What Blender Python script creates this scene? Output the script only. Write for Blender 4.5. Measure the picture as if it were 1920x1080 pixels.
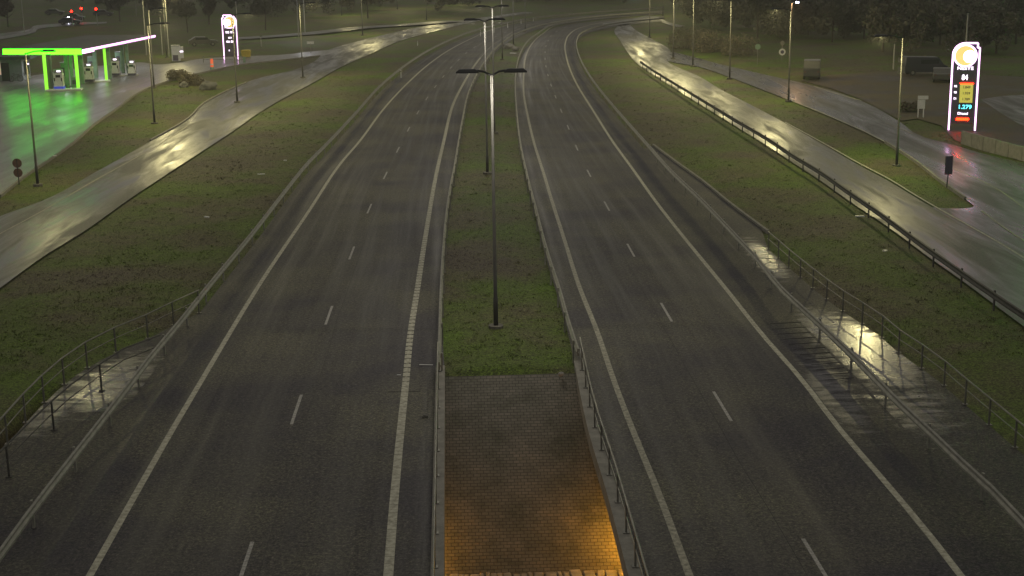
import bpy, bmesh, math, random
import numpy as np
from mathutils import Vector, Matrix, geometry, noise
random.seed(7); rng = np.random.default_rng(7)
for o in list(bpy.data.objects): bpy.data.objects.remove(o)
S = bpy.context.scene
COL = S.collection
R = math.radians

# ------------------------------------------------------------------ camera
F = 2643.0; HC = 14.5; TH = math.atan(641.6 / F); RO = 0.0148
fw = Vector((0, math.cos(TH), -math.sin(TH)))
r0 = Vector((1, 0, 0)); u0 = Vector((0, math.sin(TH), math.cos(TH)))
rt = math.cos(RO) * r0 - math.sin(RO) * u0
up = math.cos(RO) * u0 + math.sin(RO) * r0
cam = bpy.data.cameras.new('camera'); co = bpy.data.objects.new('camera', cam); COL.objects.link(co)
m = Matrix((rt, up, -fw)).transposed().to_4x4(); m.translation = (0, 0, HC); co.matrix_world = m
cam.sensor_width = 36; cam.lens = 36 * F / 1920; cam.clip_end = 6000; cam.clip_start = 0.5
S.camera = co

# ------------------------------------------------------------------ night sky (cloud lit by the town) and exposure
w = bpy.data.worlds.new('World'); S.world = w; w.use_nodes = True
wn = w.node_tree; bg = wn.nodes['Background']
tc = wn.nodes.new('ShaderNodeTexCoord'); nz = wn.nodes.new('ShaderNodeTexNoise'); cr = wn.nodes.new('ShaderNodeValToRGB')
nz.inputs['Scale'].default_value = 2.2; nz.inputs['Detail'].default_value = 4
wn.links.new(tc.outputs['Generated'], nz.inputs['Vector']); wn.links.new(nz.outputs['Fac'], cr.inputs['Fac'])
cr.color_ramp.elements[0].position = .3; cr.color_ramp.elements[0].color = (.84, .78, .70, 1)
cr.color_ramp.elements[1].position = .75; cr.color_ramp.elements[1].color = (1.0, .945, .85, 1)
wn.links.new(cr.outputs['Color'], bg.inputs['Color'])
SKY = 0.30
bg.inputs['Strength'].default_value = SKY
S.view_settings.view_transform = 'Standard'; S.view_settings.look = 'None'
S.view_settings.gamma = 1; S.view_settings.exposure = 0; S.view_settings.use_curve_mapping = False

HAZE = 0.0005
LAMP_W = 2300      # street lamp power

# ------------------------------------------------------------------ measuring: photo pixel -> point at height z
def G(px, py, z=0.0):
    d = fw + rt * ((px - 960) / F) - up * ((py - 540) / F)
    t = (z - HC) / d.z
    return Vector((d.x * t, d.y * t, z))
def path(pts, z=0.0, n=6, drop=True, ext=0):
    P = [G(x, y, z) for x, y in pts]
    if drop:
        for p in P: p.z = 0
    if ext: P.insert(0, P[0] + (P[0] - P[1]).normalized() * ext)
    return smooth(P, n)
def smooth(P, n=6):
    out = []
    for i in range(len(P) - 1):
        p0 = P[max(i - 1, 0)]; p1 = P[i]; p2 = P[i + 1]; p3 = P[min(i + 2, len(P) - 1)]
        L = (p2 - p1).length
        def tan(a, b, c):
            l1 = (b - a).length; l2 = (c - b).length
            if l1 < 1e-6: return (c - b) / max(l2, 1e-6)
            if l2 < 1e-6: return (b - a) / l1
            return ((b - a) / l1 * l2 + (c - b) / l2 * l1) / (l1 + l2)
        t1 = tan(p0, p1, p2) * L; t2 = tan(p1, p2, p3) * L
        for k in range(n):
            t = k / n; t_2 = t * t; t_3 = t_2 * t
            out.append(p1 * (2*t_3 - 3*t_2 + 1) + t1 * (t_3 - 2*t_2 + t) + p2 * (-2*t_3 + 3*t_2) + t2 * (t_3 - t_2))
    out.append(P[-1].copy()); return out
def arc(P):
    s = [0.0]
    for a, b in zip(P, P[1:]): s.append(s[-1] + (b - a).length)
    return s
def at_len(P, s, d):
    d = min(max(d, 0), s[-1])
    lo = 0
    for i in range(len(s) - 1):
        if s[i + 1] >= d: lo = i; break
    k = (d - s[lo]) / max(s[lo + 1] - s[lo], 1e-9)
    dr = (P[lo + 1] - P[lo]).normalized()
    return P[lo].lerp(P[lo + 1], k), dr
def resample(P, step=None, n=None):
    s = arc(P)
    if n is None: n = max(2, int(s[-1] / step) + 1)
    return [at_len(P, s, s[-1] * i / (n - 1))[0] for i in range(n)]

# ------------------------------------------------------------------ materials
def mat(name, col=(.5, .5, .5), rough=.6, metal=0., spec=.5, emit=None, es=0., col2=None, scale=5., bump=0., bscale=None, detail=6, r2=None, coord='Object', stretch=None):
    M = bpy.data.materials.new(name); M.use_nodes = True; nt = M.node_tree; b = nt.nodes['Principled BSDF']
    b.inputs['Base Color'].default_value = (*col, 1); b.inputs['Roughness'].default_value = rough
    b.inputs['Metallic'].default_value = metal; b.inputs['Specular IOR Level'].default_value = spec
    if emit: b.inputs['Emission Color'].default_value = (*emit, 1); b.inputs['Emission Strength'].default_value = es
    if col2 or bump or r2 is not None:
        t = nt.nodes.new('ShaderNodeTexCoord'); src = t.outputs[coord]
        if stretch:
            mp = nt.nodes.new('ShaderNodeMapping'); mp.inputs['Scale'].default_value = stretch
            nt.links.new(src, mp.inputs['Vector']); src = mp.outputs['Vector']
        n = nt.nodes.new('ShaderNodeTexNoise'); n.inputs['Scale'].default_value = scale; n.inputs['Detail'].default_value = detail; n.inputs['Roughness'].default_value = .65
        nt.links.new(src, n.inputs['Vector'])
        if col2:
            c = nt.nodes.new('ShaderNodeValToRGB'); c.color_ramp.elements[0].position = .35; c.color_ramp.elements[1].position = .68
            c.color_ramp.elements[0].color = (*col, 1); c.color_ramp.elements[1].color = (*col2, 1)
            nt.links.new(n.outputs['Fac'], c.inputs['Fac']); nt.links.new(c.outputs['Color'], b.inputs['Base Color'])
        if r2 is not None:
            mr = nt.nodes.new('ShaderNodeMapRange'); mr.inputs['From Min'].default_value = .35; mr.inputs['From Max'].default_value = .65
            mr.inputs['To Min'].default_value = rough; mr.inputs['To Max'].default_value = r2
            nt.links.new(n.outputs['Fac'], mr.inputs['Value']); nt.links.new(mr.outputs['Result'], b.inputs['Roughness'])
        if bump:
            n2 = nt.nodes.new('ShaderNodeTexNoise'); n2.inputs['Scale'].default_value = bscale or scale * 4; n2.inputs['Detail'].default_value = 5
            nt.links.new(src, n2.inputs['Vector'])
            bp = nt.nodes.new('ShaderNodeBump'); bp.inputs['Strength'].default_value = bump; bp.inputs['Distance'].default_value = .02
            nt.links.new(n2.outputs['Fac'], bp.inputs['Height']); nt.links.new(bp.outputs['Normal'], b.inputs['Normal'])
    return M

def N(nt, t, **kw):
    n = nt.nodes.new(t)
    for k, v in kw.items():
        if k in n.inputs: n.inputs[k].default_value = v
        else: setattr(n, k, v)
    return n
def ramp(nt, src, stops):
    c = nt.nodes.new('ShaderNodeValToRGB'); e = c.color_ramp.elements
    while len(e) < len(stops): e.new(.5)
    for q, (p, col) in zip(e, stops): q.position = p; q.color = (*col, 1) if len(col) == 3 else col
    nt.links.new(src, c.inputs['Fac']); return c.outputs['Color']
def mul(nt, a, b, f=1.0, mode='MULTIPLY'):
    x = nt.nodes.new('ShaderNodeMix'); x.data_type = 'RGBA'; x.blend_type = mode; x.inputs[0].default_value = f
    nt.links.new(a, x.inputs[6]); nt.links.new(b, x.inputs[7]); return x.outputs[2]
def g3(v): return (v, v, v)
def grit(nt, src, col, amt=1.0):
    for sc, lo, hi in ((17., .55, 1.45), (6.5, .72, 1.28)):
        n = N(nt, 'ShaderNodeTexNoise', Scale=sc, Detail=1., Roughness=.9); nt.links.new(src, n.inputs['Vector'])
        col = mul(nt, col, ramp(nt, n.outputs['Fac'], [(.36, (lo, lo*.96, lo*1.08)), (.64, (hi, hi, hi*.93))]), amt)
    return col

def asphalt_mat(name, base=.05, tint=(.96, .93, 1.06), spec=.25, r_lo=.5, r_hi=.8, wear=True, bump=.35):
    """dull damp asphalt; worn wheel tracks run along the ribbon's UV v"""
    M = bpy.data.materials.new(name); M.use_nodes = True; nt = M.node_tree; b = nt.nodes['Principled BSDF']
    t = N(nt, 'ShaderNodeTexCoord')
    gr = N(nt, 'ShaderNodeTexNoise', Scale=9., Detail=10., Roughness=.85); nt.links.new(t.outputs['Object'], gr.inputs['Vector'])
    speck = ramp(nt, gr.outputs['Fac'], [(.38, (.28, .25, .34)), (.50, (.95, 1.0, .84)), (.62, (1.95, 1.8, 1.7))])
    big = N(nt, 'ShaderNodeTexNoise', Scale=.16, Detail=5., Roughness=.6); nt.links.new(t.outputs['Object'], big.inputs['Vector'])
    patch = ramp(nt, big.outputs['Fac'], [(.38, (.62, .60, .74)), (.62, (1.34, 1.34, 1.02))])
    c = grit(nt, t.outputs['Object'], mul(nt, speck, patch))
    if wear:
        mp = N(nt, 'ShaderNodeMapping', Scale=(1.1, .03, 1)); nt.links.new(t.outputs['UV'], mp.inputs['Vector'])
        st = N(nt, 'ShaderNodeTexNoise', Scale=1.3, Detail=5., Roughness=.6); nt.links.new(mp.outputs['Vector'], st.inputs['Vector'])
        c = mul(nt, c, ramp(nt, st.outputs['Fac'], [(.38, g3(.84)), (.62, g3(1.18))]))
    bc = N(nt, 'ShaderNodeRGB'); bc.outputs[0].default_value = (base * tint[0], base * tint[1], base * tint[2], 1)
    nt.links.new(mul(nt, c, bc.outputs[0]), b.inputs['Base Color'])
    mr = N(nt, 'ShaderNodeMapRange'); 
    for k, v in zip(('From Min', 'From Max', 'To Min', 'To Max'), (.35, .65, r_lo, r_hi)): mr.inputs[k].default_value = v
    nt.links.new((st if wear else big).outputs['Fac'], mr.inputs['Value']); nt.links.new(mr.outputs['Result'], b.inputs['Roughness'])
    b.inputs['Specular IOR Level'].default_value = spec
    bp = N(nt, 'ShaderNodeBump', Strength=bump, Distance=.015); nt.links.new(gr.outputs['Fac'], bp.inputs['Height']); nt.links.new(bp.outputs['Normal'], b.inputs['Normal'])
    return M

def wet_mat(name, base=.045, r_lo=.12, r_hi=.5, spec=.5, scale=.25, bump=.25, puddle=None, tint=(1., 1., .93)):
    """wet asphalt: water film where the noise is low, coarser where it has run off"""
    M = bpy.data.materials.new(name); M.use_nodes = True; nt = M.node_tree; b = nt.nodes['Principled BSDF']
    t = N(nt, 'ShaderNodeTexCoord')
    mp = N(nt, 'ShaderNodeMapping', Scale=(1., .13, 1)); nt.links.new(t.outputs['UV'], mp.inputs['Vector'])
    big = N(nt, 'ShaderNodeTexNoise', Scale=scale, Detail=8., Roughness=.62, Distortion=.6); nt.links.new(mp.outputs['Vector'], big.inputs['Vector'])
    gr = N(nt, 'ShaderNodeTexNoise', Scale=8., Detail=10., Roughness=.85); nt.links.new(t.outputs['Object'], gr.inputs['Vector'])
    speck = ramp(nt, gr.outputs['Fac'], [(.36, g3(.45)), (.64, g3(1.55))])
    bc = N(nt, 'ShaderNodeRGB'); bc.outputs[0].default_value = (base * tint[0], base * tint[1], base * tint[2], 1)
    dr = ramp(nt, big.outputs['Fac'], [(.38, g3(.7)), (.62, g3(1.3))])
    nt.links.new(mul(nt, mul(nt, speck, dr), bc.outputs[0]), b.inputs['Base Color'])
    mr = N(nt, 'ShaderNodeMapRange')
    lo, hi = puddle or (.38, .62)
    for k, v in zip(('From Min', 'From Max', 'To Min', 'To Max'), (lo, hi, r_lo, r_hi)): mr.inputs[k].default_value = v
    nt.links.new(big.outputs['Fac'], mr.inputs['Value']); nt.links.new(mr.outputs['Result'], b.inputs['Roughness'])
    ms = N(nt, 'ShaderNodeMapRange')
    for k, v in zip(('From Min', 'From Max', 'To Min', 'To Max'), (lo, hi, spec, spec * .25)): ms.inputs[k].default_value = v
    nt.links.new(big.outputs['Fac'], ms.inputs['Value']); nt.links.new(ms.outputs['Result'], b.inputs['Specular IOR Level'])
    mb = N(nt, 'ShaderNodeMapRange')
    for k, v in zip(('From Min', 'From Max', 'To Min', 'To Max'), (lo, hi, bump * .15, bump)): mb.inputs[k].default_value = v
    nt.links.new(big.outputs['Fac'], mb.inputs['Value'])
    bp = N(nt, 'ShaderNodeBump', Distance=.015); nt.links.new(mb.outputs['Result'], bp.inputs['Strength'])
    nt.links.new(gr.outputs['Fac'], bp.inputs['Height']); nt.links.new(bp.outputs['Normal'], b.inputs['Normal'])
    return M

def grass_mat(name, blade=False):
    M = bpy.data.materials.new(name); M.use_nodes = True; nt = M.node_tree; b = nt.nodes['Principled BSDF']
    t = N(nt, 'ShaderNodeTexCoord')
    a = N(nt, 'ShaderNodeTexNoise', Scale=.13, Detail=7., Roughness=.62); nt.links.new(t.outputs['Object'], a.inputs['Vector'])
    f = N(nt, 'ShaderNodeTexNoise', Scale=13., Detail=9., Roughness=.85); nt.links.new(t.outputs['Object'], f.inputs['Vector'])
    c1 = ramp(nt, a.outputs['Fac'], [(.34, (.066, .056, .040)), (.45, (.074, .074, .034)), (.55, (.062, .090, .017)), (.70, (.066, .118, .010))])
    c2 = ramp(nt, f.outputs['Fac'], [(.36, g3(.55)), (.5, g3(1.0)), (.66, g3(1.7))])
    c = grit(nt, t.outputs['Object'], mul(nt, c1, c2, .85))
    gm = N(nt, 'ShaderNodeGamma', Gamma=.97); nt.links.new(c, gm.inputs['Color'])
    nt.links.new(gm.outputs['Color'], b.inputs['Base Color'])
    b.inputs['Roughness'].default_value = .75; b.inputs['Specular IOR Level'].default_value = .12
    if not blade:
        bp = N(nt, 'ShaderNodeBump', Strength=.4, Distance=.03); nt.links.new(f.outputs['Fac'], bp.inputs['Height']); nt.links.new(bp.outputs['Normal'], b.inputs['Normal'])
    return M

def brick_mat():
    M = bpy.data.materials.new('slope_paving'); M.use_nodes = True; nt = M.node_tree; b = nt.nodes['Principled BSDF']
    t = N(nt, 'ShaderNodeTexCoord')
    br = N(nt, 'ShaderNodeTexBrick', Scale=1.0); nt.links.new(t.outputs['UV'], br.inputs['Vector'])
    br.inputs['Color1'].default_value = (.165, .155, .13, 1); br.inputs['Color2'].default_value = (.13, .123, .10, 1); br.inputs['Mortar'].default_value = (.045, .042, .034, 1)
    br.inputs['Brick Width'].default_value = .22; br.inputs['Row Height'].default_value = .125; br.inputs['Mortar Size'].default_value = .011; br.inputs['Mortar Smooth'].default_value = .2
    n = N(nt, 'ShaderNodeTexNoise', Scale=.7, Detail=9., Roughness=.75); nt.links.new(t.outputs['UV'], n.inputs['Vector'])
    c = mul(nt, br.outputs['Color'], ramp(nt, n.outputs['Fac'], [(.33, (.45, .5, .36)), (.55, g3(1.)), (.7, (1.4, 1.32, 1.2))]))
    nt.links.new(c, b.inputs['Base Color']); b.inputs['Roughness'].default_value = .55; b.inputs['Specular IOR Level'].default_value = .3
    bp = N(nt, 'ShaderNodeBump', Strength=.7, Distance=.03, invert=True); nt.links.new(br.outputs['Fac'], bp.inputs['Height']); nt.links.new(bp.outputs['Normal'], b.inputs['Normal'])
    return M

M = dict(
    asphalt=asphalt_mat('highway_asphalt', .055), shoulder=asphalt_mat('bridge_shoulder', .075, spec=.3, r_lo=.4, r_hi=.75),
    ramp=wet_mat('wet_ramp_asphalt', .065, .29, .62, .7, .75, .25), side=wet_mat('wet_side_road', .05, .20, .48, .6, .6, .2), court=wet_mat('wet_forecourt', .14, .28, .44, .6, .5, .12, tint=(1., .97, .9)),
    yard=asphalt_mat('yard_gravel', .07, tint=(1.08, .95, .75), spec=.15, wear=False),
    verge=asphalt_mat('gravel_verge', .055, spec=.2, r_lo=.5, r_hi=.7, bump=.6),
    xpuddle=wet_mat('standing_water', .05, .20, .36, .9, 1.1, .3, puddle=(.50, .62)),
    grass=grass_mat('rough_grass'), blade=grass_mat('grass_blades', True), brick=brick_mat(),
    paint=mat('road_paint', (.20, .195, .15), .6, col2=(.50, .49, .39), scale=6, detail=9, spec=.2),
    paint2=mat('median_line_paint', (.13, .125, .10), .6, col2=(.40, .39, .30), scale=7, detail=9, spec=.2),
    paintdash=mat('dash_paint', (.16, .16, .15), .5, col2=(.42, .41, .38), scale=10, spec=.2),
    steel=mat('galvanised_steel', (.15, .15, .13), .6, .2, col2=(.26, .255, .22), scale=3, bump=.15),
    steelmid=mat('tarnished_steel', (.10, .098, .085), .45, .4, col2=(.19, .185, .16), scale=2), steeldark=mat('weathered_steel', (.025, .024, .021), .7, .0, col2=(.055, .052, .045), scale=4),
    pole=mat('pole_steel', (.30, .30, .28), .38, .6, col2=(.42, .42, .38), scale=2),
    medpole=mat('tarnished_pole', (.035, .035, .032), .6, .1, col2=(.065, .063, .057), scale=1), head=mat('lamp_housing', (.03, .03, .032), .5), lens=mat('lamp_lens', (.9, .9, .8), .3, emit=(1, .90, .62), es=3),
    concrete=mat('concrete', (.13, .125, .105), .75, col2=(.22, .21, .18), scale=2.5, bump=.4, bscale=20),
    concdark=mat('stained_concrete', (.07, .066, .055), .8, col2=(.16, .15, .12), scale=1.5, bump=.4, bscale=18),
    rubble=mat('pale_kerb_stone', (.14, .135, .12), .8, col2=(.30, .29, .27), scale=3, bump=.6, bscale=9),
    white=mat('white_enamel', (.55, .56, .55), .35, col2=(.68, .68, .66), scale=3), grey=mat('grey_cladding', (.16, .18, .19), .5, col2=(.24, .25, .26), scale=1.5),
    black=mat('black_plastic', (.02, .02, .02), .4), dark=mat('dark_panel', (.07, .06, .10), .3), glass=mat('dark_glass', (.02, .025, .03), .08),
    rubber=mat('rubber', (.015, .015, .015), .8), roof=mat('canopy_roof', (.05, .055, .05), .7, col2=(.09, .10, .09), scale=.6),
    soffit=mat('canopy_soffit', (.35, .4, .36), .5), blue=mat('glowing_blue_plinth', (.04, .06, .5), .4, emit=(.1, .15, 1), es=.25),  # the plinth's faint blue glow is emission put into its material
    greenpaint=mat('green_grey_cladding', (.14, .24, .16), .5, col2=(.22, .33, .24), scale=2), yellow=mat('yellow_plastic', (.42, .33, .04), .5, col2=(.5, .4, .05), scale=3),
    orange=mat('orange_plastic', (.75, .12, .04), .5, emit=(1, .16, .06), es=.5), brown=mat('sign_back', (.10, .05, .035), .6, col2=(.16, .09, .06), scale=6),
    bark=mat('bark', (.045, .035, .025), .9, col2=(.08, .065, .045), scale=4), rock=mat('boulder_stone', (.09, .09, .08), .8, col2=(.17, .165, .14), scale=2, bump=.6),
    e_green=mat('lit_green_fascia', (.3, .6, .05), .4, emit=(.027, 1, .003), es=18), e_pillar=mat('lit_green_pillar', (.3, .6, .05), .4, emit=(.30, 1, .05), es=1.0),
    e_pink=mat('lit_white_fascia', (.8, .8, .8), .4, emit=(1, .42, 1), es=2.6), e_white=mat('lit_white_strip', (.8, .8, .8), .4, emit=(1, .55, 1), es=3.0),
    e_logo=mat('lit_yellow_disc', (.8, .6, .2), .4, emit=(1, .66, .22), es=.95), e_moon=mat('lit_white_disc', (.8, .8, .8), .4, emit=(1, .97, 1), es=6),
    e_text=mat('lit_white_text', (.8, .8, .8), .4, emit=(.95, .8, 1), es=2.5), e_price=mat('lit_olive_panel', (.4, .4, .1), .4, emit=(.42, .36, .06), es=1.0),
    e_cyan=mat('lit_cyan_digits', (.2, .7, .8), .4, emit=(.1, .85, 1), es=3), e_orange=mat('lit_orange_digits', (.8, .3, .05), .4, emit=(1, .006, .0006), es=55),
    e_red=mat('lit_red_signal', (.8, .05, .02), .4, emit=(1, .006, .003), es=30), e_lamp=mat('lit_lamp_white', (.8, .8, .8), .4, emit=(.8, .8, 1), es=30),
    e_sodium=mat('sodium_tube', (.8, .4, .1), .4, emit=(1, .5, .06), es=8), e_shop=mat('lit_shop_window', (.6, .5, .4), .4, emit=(1, .75, .55), es=.35),
    e_blue=mat('lit_blue_sign', (.2, .5, .7), .4, emit=(.55, .85, 1), es=1.4), e_warm=mat('lit_warm_window', (.6, .4, .1), .4, emit=(1, .5, .1), es=.45),
    carw=mat('silver_paint', (.09, .088, .08), .3, .4), card=mat('dark_car_paint', (.03, .035, .05), .3, .3),
    leaf=mat('foliage', (.10, .098, .068), .7, col2=(.17, .165, .115), scale=1.2, spec=.1), twig=mat('bare_twigs', (.10, .088, .062), .8, col2=(.17, .15, .105), scale=1.5, spec=.1),
)

def damp_mat(name, spots):
    """gritty verge asphalt with shallow water standing in a few low places (soft margins)"""
    M = asphalt_mat(name, .055, spec=.2, r_lo=.5, r_hi=.7, wear=False, bump=.5); nt = M.node_tree; b = nt.nodes['Principled BSDF']
    t = N(nt, 'ShaderNodeTexCoord'); prev = None
    for (x, y, rx, ry, k) in spots:
        mp = N(nt, 'ShaderNodeMapping', Location=(-x/rx, -y/ry, 0), Scale=(1/rx, 1/ry, 0)); nt.links.new(t.outputs['Object'], mp.inputs['Vector'])
        ln = N(nt, 'ShaderNodeVectorMath', operation='LENGTH'); nt.links.new(mp.outputs[0], ln.inputs[0])
        mr = N(nt, 'ShaderNodeMapRange'); mr.inputs['From Min'].default_value = .35; mr.inputs['From Max'].default_value = 1.15; mr.inputs['To Min'].default_value = k; mr.inputs['To Max'].default_value = 0
        nt.links.new(ln.outputs['Value'], mr.inputs['Value'])
        if prev is None: prev = mr.outputs[0]
        else:
            mx = N(nt, 'ShaderNodeMath', operation='MAXIMUM'); nt.links.new(prev, mx.inputs[0]); nt.links.new(mr.outputs[0], mx.inputs[1]); prev = mx.outputs[0]
    mp = N(nt, 'ShaderNodeMapping', Scale=(.55, 1.6, 1)); nt.links.new(t.outputs['Object'], mp.inputs['Vector'])
    n = N(nt, 'ShaderNodeTexNoise', Scale=1.5, Detail=9., Roughness=.68, Distortion=.4); nt.links.new(mp.outputs[0], n.inputs['Vector'])
    ad = N(nt, 'ShaderNodeMath', operation='MULTIPLY_ADD'); nt.links.new(n.outputs['Fac'], ad.inputs[0]); ad.inputs[1].default_value = 2.6; ad.inputs[2].default_value = -1.85
    sm = N(nt, 'ShaderNodeMath', operation='ADD'); nt.links.new(ad.outputs[0], sm.inputs[0])
    p2 = N(nt, 'ShaderNodeMath', operation='MULTIPLY'); nt.links.new(prev, p2.inputs[0]); p2.inputs[1].default_value = 1.5; nt.links.new(p2.outputs[0], sm.inputs[1])
    def mrg(src, a, b_, c, d):
        m_ = N(nt, 'ShaderNodeMapRange'); m_.inputs['From Min'].default_value = a; m_.inputs['From Max'].default_value = b_; m_.inputs['To Min'].default_value = c; m_.inputs['To Max'].default_value = d
        nt.links.new(src, m_.inputs['Value']); return m_.outputs[0]
    nt.links.new(mrg(sm.outputs[0], 0, .8, .62, .21), b.inputs['Roughness']); nt.links.new(mrg(sm.outputs[0], 0, .8, .15, 1.0), b.inputs['Specular IOR Level'])
    bp = [q for q in nt.nodes if q.type == 'BUMP'][0]; nt.links.new(mrg(sm.outputs[0], 0, .8, .5, .12), bp.inputs['Strength'])
    return M
def _sp(px, py, rx, ry, k):
    p = G(px, py); return (p.x, p.y, rx, ry, k)
M['damp'] = damp_mat('damp_verge', [_sp(1625, 655, 1.9, 6.5, 1.0), _sp(1560, 620, 1.6, 4.5, .8), _sp(1435, 485, .9, 6, .9), _sp(1700, 760, 2.2, 5, .55), _sp(1560, 730, 1.3, 7, .55), _sp(200, 722, 1.9, 4.6, .78), _sp(85, 770, 1.5, 4.5, .62), _sp(255, 680, 1.4, 3.4, .5)])
# ------------------------------------------------------------------ mesh helpers
def link(name, me, mt, parent=None):
    o = bpy.data.objects.new(name, me); COL.objects.link(o)
    if mt is not None and not me.materials:
        for x in (mt if isinstance(mt, (list, tuple)) else [mt]): me.materials.append(x)
    if parent is not None: o.parent = parent
    return o
def tag(o, label=None, cat=None, group=None, kind=None):
    if label: o['label'] = label
    if cat: o['category'] = cat
    if group: o['group'] = group
    if kind: o['kind'] = kind
    return o
def thing(name, label, cat, loc=(0, 0, 0), rz=0, group=None):
    o = bpy.data.objects.new(name, None); COL.objects.link(o); o.location = loc; o.rotation_euler.z = rz; o.empty_display_size = .3
    return tag(o, label, cat, group)
def copy_tree(o, parent=None):
    c = o.copy(); COL.objects.link(c)
    if parent is not None: c.parent = parent
    for ch in list(o.children): copy_tree(ch, c)
    return c
class MB:
    def __init__(s): s.v = []; s.f = []; s.uv = None
    def add(s, vs, fs):
        n = len(s.v); s.v += [tuple(v) for v in vs]; s.f += [tuple(i + n for i in f) for f in fs]; return s
    def box(s, c, d, rz=0, taper=1.0):
        x, y, z = (d[0]/2, d[1]/2, d[2]/2); vs = []
        for sz in (-1, 1):
            k = 1 if sz < 0 else taper
            for sx, sy in ((-1, -1), (1, -1), (1, 1), (-1, 1)):
                a, b = sx*x*k, sy*y*k; vs.append((c[0] + a*math.cos(rz) - b*math.sin(rz), c[1] + a*math.sin(rz) + b*math.cos(rz), c[2] + sz*z))
        return s.add(vs, [(3,2,1,0), (4,5,6,7), (0,1,5,4), (1,2,6,5), (2,3,7,6), (3,0,4,7)])
    def tube(s, P, r, n=8, cap=True):
        P = [Vector(p) for p in P]; rr = r if isinstance(r, (list, tuple)) else [r]*len(P); vs = []; fs = []
        for i, p in enumerate(P):
            d = (P[min(i+1, len(P)-1)] - P[max(i-1, 0)]).normalized()
            a = d.cross(Vector((0, 0, 1)) if abs(d.z) < .95 else Vector((1, 0, 0))).normalized(); b = d.cross(a)
            for k in range(n):
                t = 2*math.pi*k/n; vs.append(p + (a*math.cos(t) + b*math.sin(t))*rr[i])
        for i in range(len(P)-1):
            for k in range(n): fs.append((i*n+k, i*n+(k+1)%n, (i+1)*n+(k+1)%n, (i+1)*n+k))
        if cap: fs += [tuple(range(n))[::-1], tuple((len(P)-1)*n+k for k in range(n))]
        return s.add(vs, fs)
    def prism(s, poly, z0, z1):
        n = len(poly); vs = [(p[0], p[1], z0) for p in poly] + [(p[0], p[1], z1) for p in poly]
        return s.add(vs, [tuple(range(n))[::-1], tuple(range(n, 2*n))] + [(i, (i+1)%n, n+(i+1)%n, n+i) for i in range(n)])
    def plate(s, poly, y0, y1):
        """polygon in x,z with thickness in y"""
        n = len(poly); vs = [(p[0], y0, p[1]) for p in poly] + [(p[0], y1, p[1]) for p in poly]
        return s.add(vs, [tuple(range(n)), tuple(range(n, 2*n))[::-1]] + [(i, n+i, n+(i+1)%n, (i+1)%n) for i in range(n)])
    def build(s, name, mt, parent=None, bevel=0, smooth_=False):
        me = bpy.data.meshes.new(name); me.from_pydata(s.v, [], s.f)
        bm = bmesh.new(); bm.from_mesh(me)
        if bevel: bmesh.ops.bevel(bm, geom=bm.edges[:], offset=bevel, segments=1, affect='EDGES')
        bmesh.ops.recalc_face_normals(bm, faces=bm.faces[:]); bm.to_mesh(me); bm.free()
        if smooth_: me.polygons.foreach_set('use_smooth', [True]*len(me.polygons))
        if s.uv is not None and False: pass
        return link(name, me, mt, parent)
def sweep(name, prof, P, mt, parent=None, closed=True, z=0.0):
    n = len(prof); vs = []; fs = []
    for i, p in enumerate(P):
        d = (P[min(i+1, len(P)-1)] - P[max(i-1, 0)]); d.z = 0; d.normalize(); s = Vector((d.y, -d.x, 0))
        for a, b in prof: q = p + s*a; vs.append((q.x, q.y, p.z + b + z))
    for i in range(len(P)-1):
        for k in range(n if closed else n-1): fs.append((i*n+k, (i+1)*n+k, (i+1)*n+(k+1)%n, i*n+(k+1)%n))
    if closed: fs += [tuple(range(n)), tuple((len(P)-1)*n+k for k in range(n))[::-1]]
    return MB().add(vs, fs).build(name, mt, parent)
def ribbon(name, A, B, mt, z=0.0, parent=None, kind='structure', step=2.0, cols=1):
    n = max(2, int(max(arc(A)[-1], arc(B)[-1])/step)); A = resample(A, n=n); B = resample(B, n=n)
    sa = arc(A); vs = []; fs = []; uvs = []
    for i in range(n):
        for k in range(cols+1):
            q = A[i].lerp(B[i], k/cols); vs.append((q.x, q.y, z)); uvs.append(((B[i]-A[i]).length*k/cols, sa[i]))
    for i in range(n-1):
        for k in range(cols): a = i*(cols+1)+k; fs.append((a, a+1, a+cols+2, a+cols+1))
    me = bpy.data.meshes.new(name); me.from_pydata(vs, [], fs); uv = me.uv_layers.new(name='UVMap')
    for l in me.loops: uv.data[l.index].uv = uvs[l.vertex_index]
    if me.polygons[0].normal.z < 0: me.flip_normals()
    o = link(name, me, mt, parent)
    if kind: tag(o, kind=kind)
    return o
def line(name, P, wd, mt, z, parent=None, kind='structure'):
    P = resample(P, step=2.0); A = []; B = []
    for i, p in enumerate(P):
        d = (P[min(i+1, len(P)-1)] - P[max(i-1, 0)]).normalized(); s = Vector((d.y, -d.x, 0)); A.append(p - s*wd/2); B.append(p + s*wd/2)
    return ribbon(name, A, B, mt, z, parent, kind)
def flat(name, poly, mt, z=0.0, rot=0.0, kind='structure'):
    tri = geometry.tessellate_polygon([[Vector((p[0], p[1], 0)) for p in poly]])
    me = bpy.data.meshes.new(name); me.from_pydata([(p[0], p[1], z) for p in poly], [], [tuple(t) for t in tri])
    uv = me.uv_layers.new(name='UVMap'); c, s = math.cos(rot), math.sin(rot)
    for l in me.loops: v = me.vertices[l.vertex_index].co; uv.data[l.index].uv = (v.x*c + v.y*s, -v.x*s + v.y*c)
    bm = bmesh.new(); bm.from_mesh(me)
    for f in bm.faces:
        if f.normal.z < 0: f.normal_flip()
    bm.to_mesh(me); bm.free()
    return tag(link(name, me, mt), kind=kind)

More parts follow.
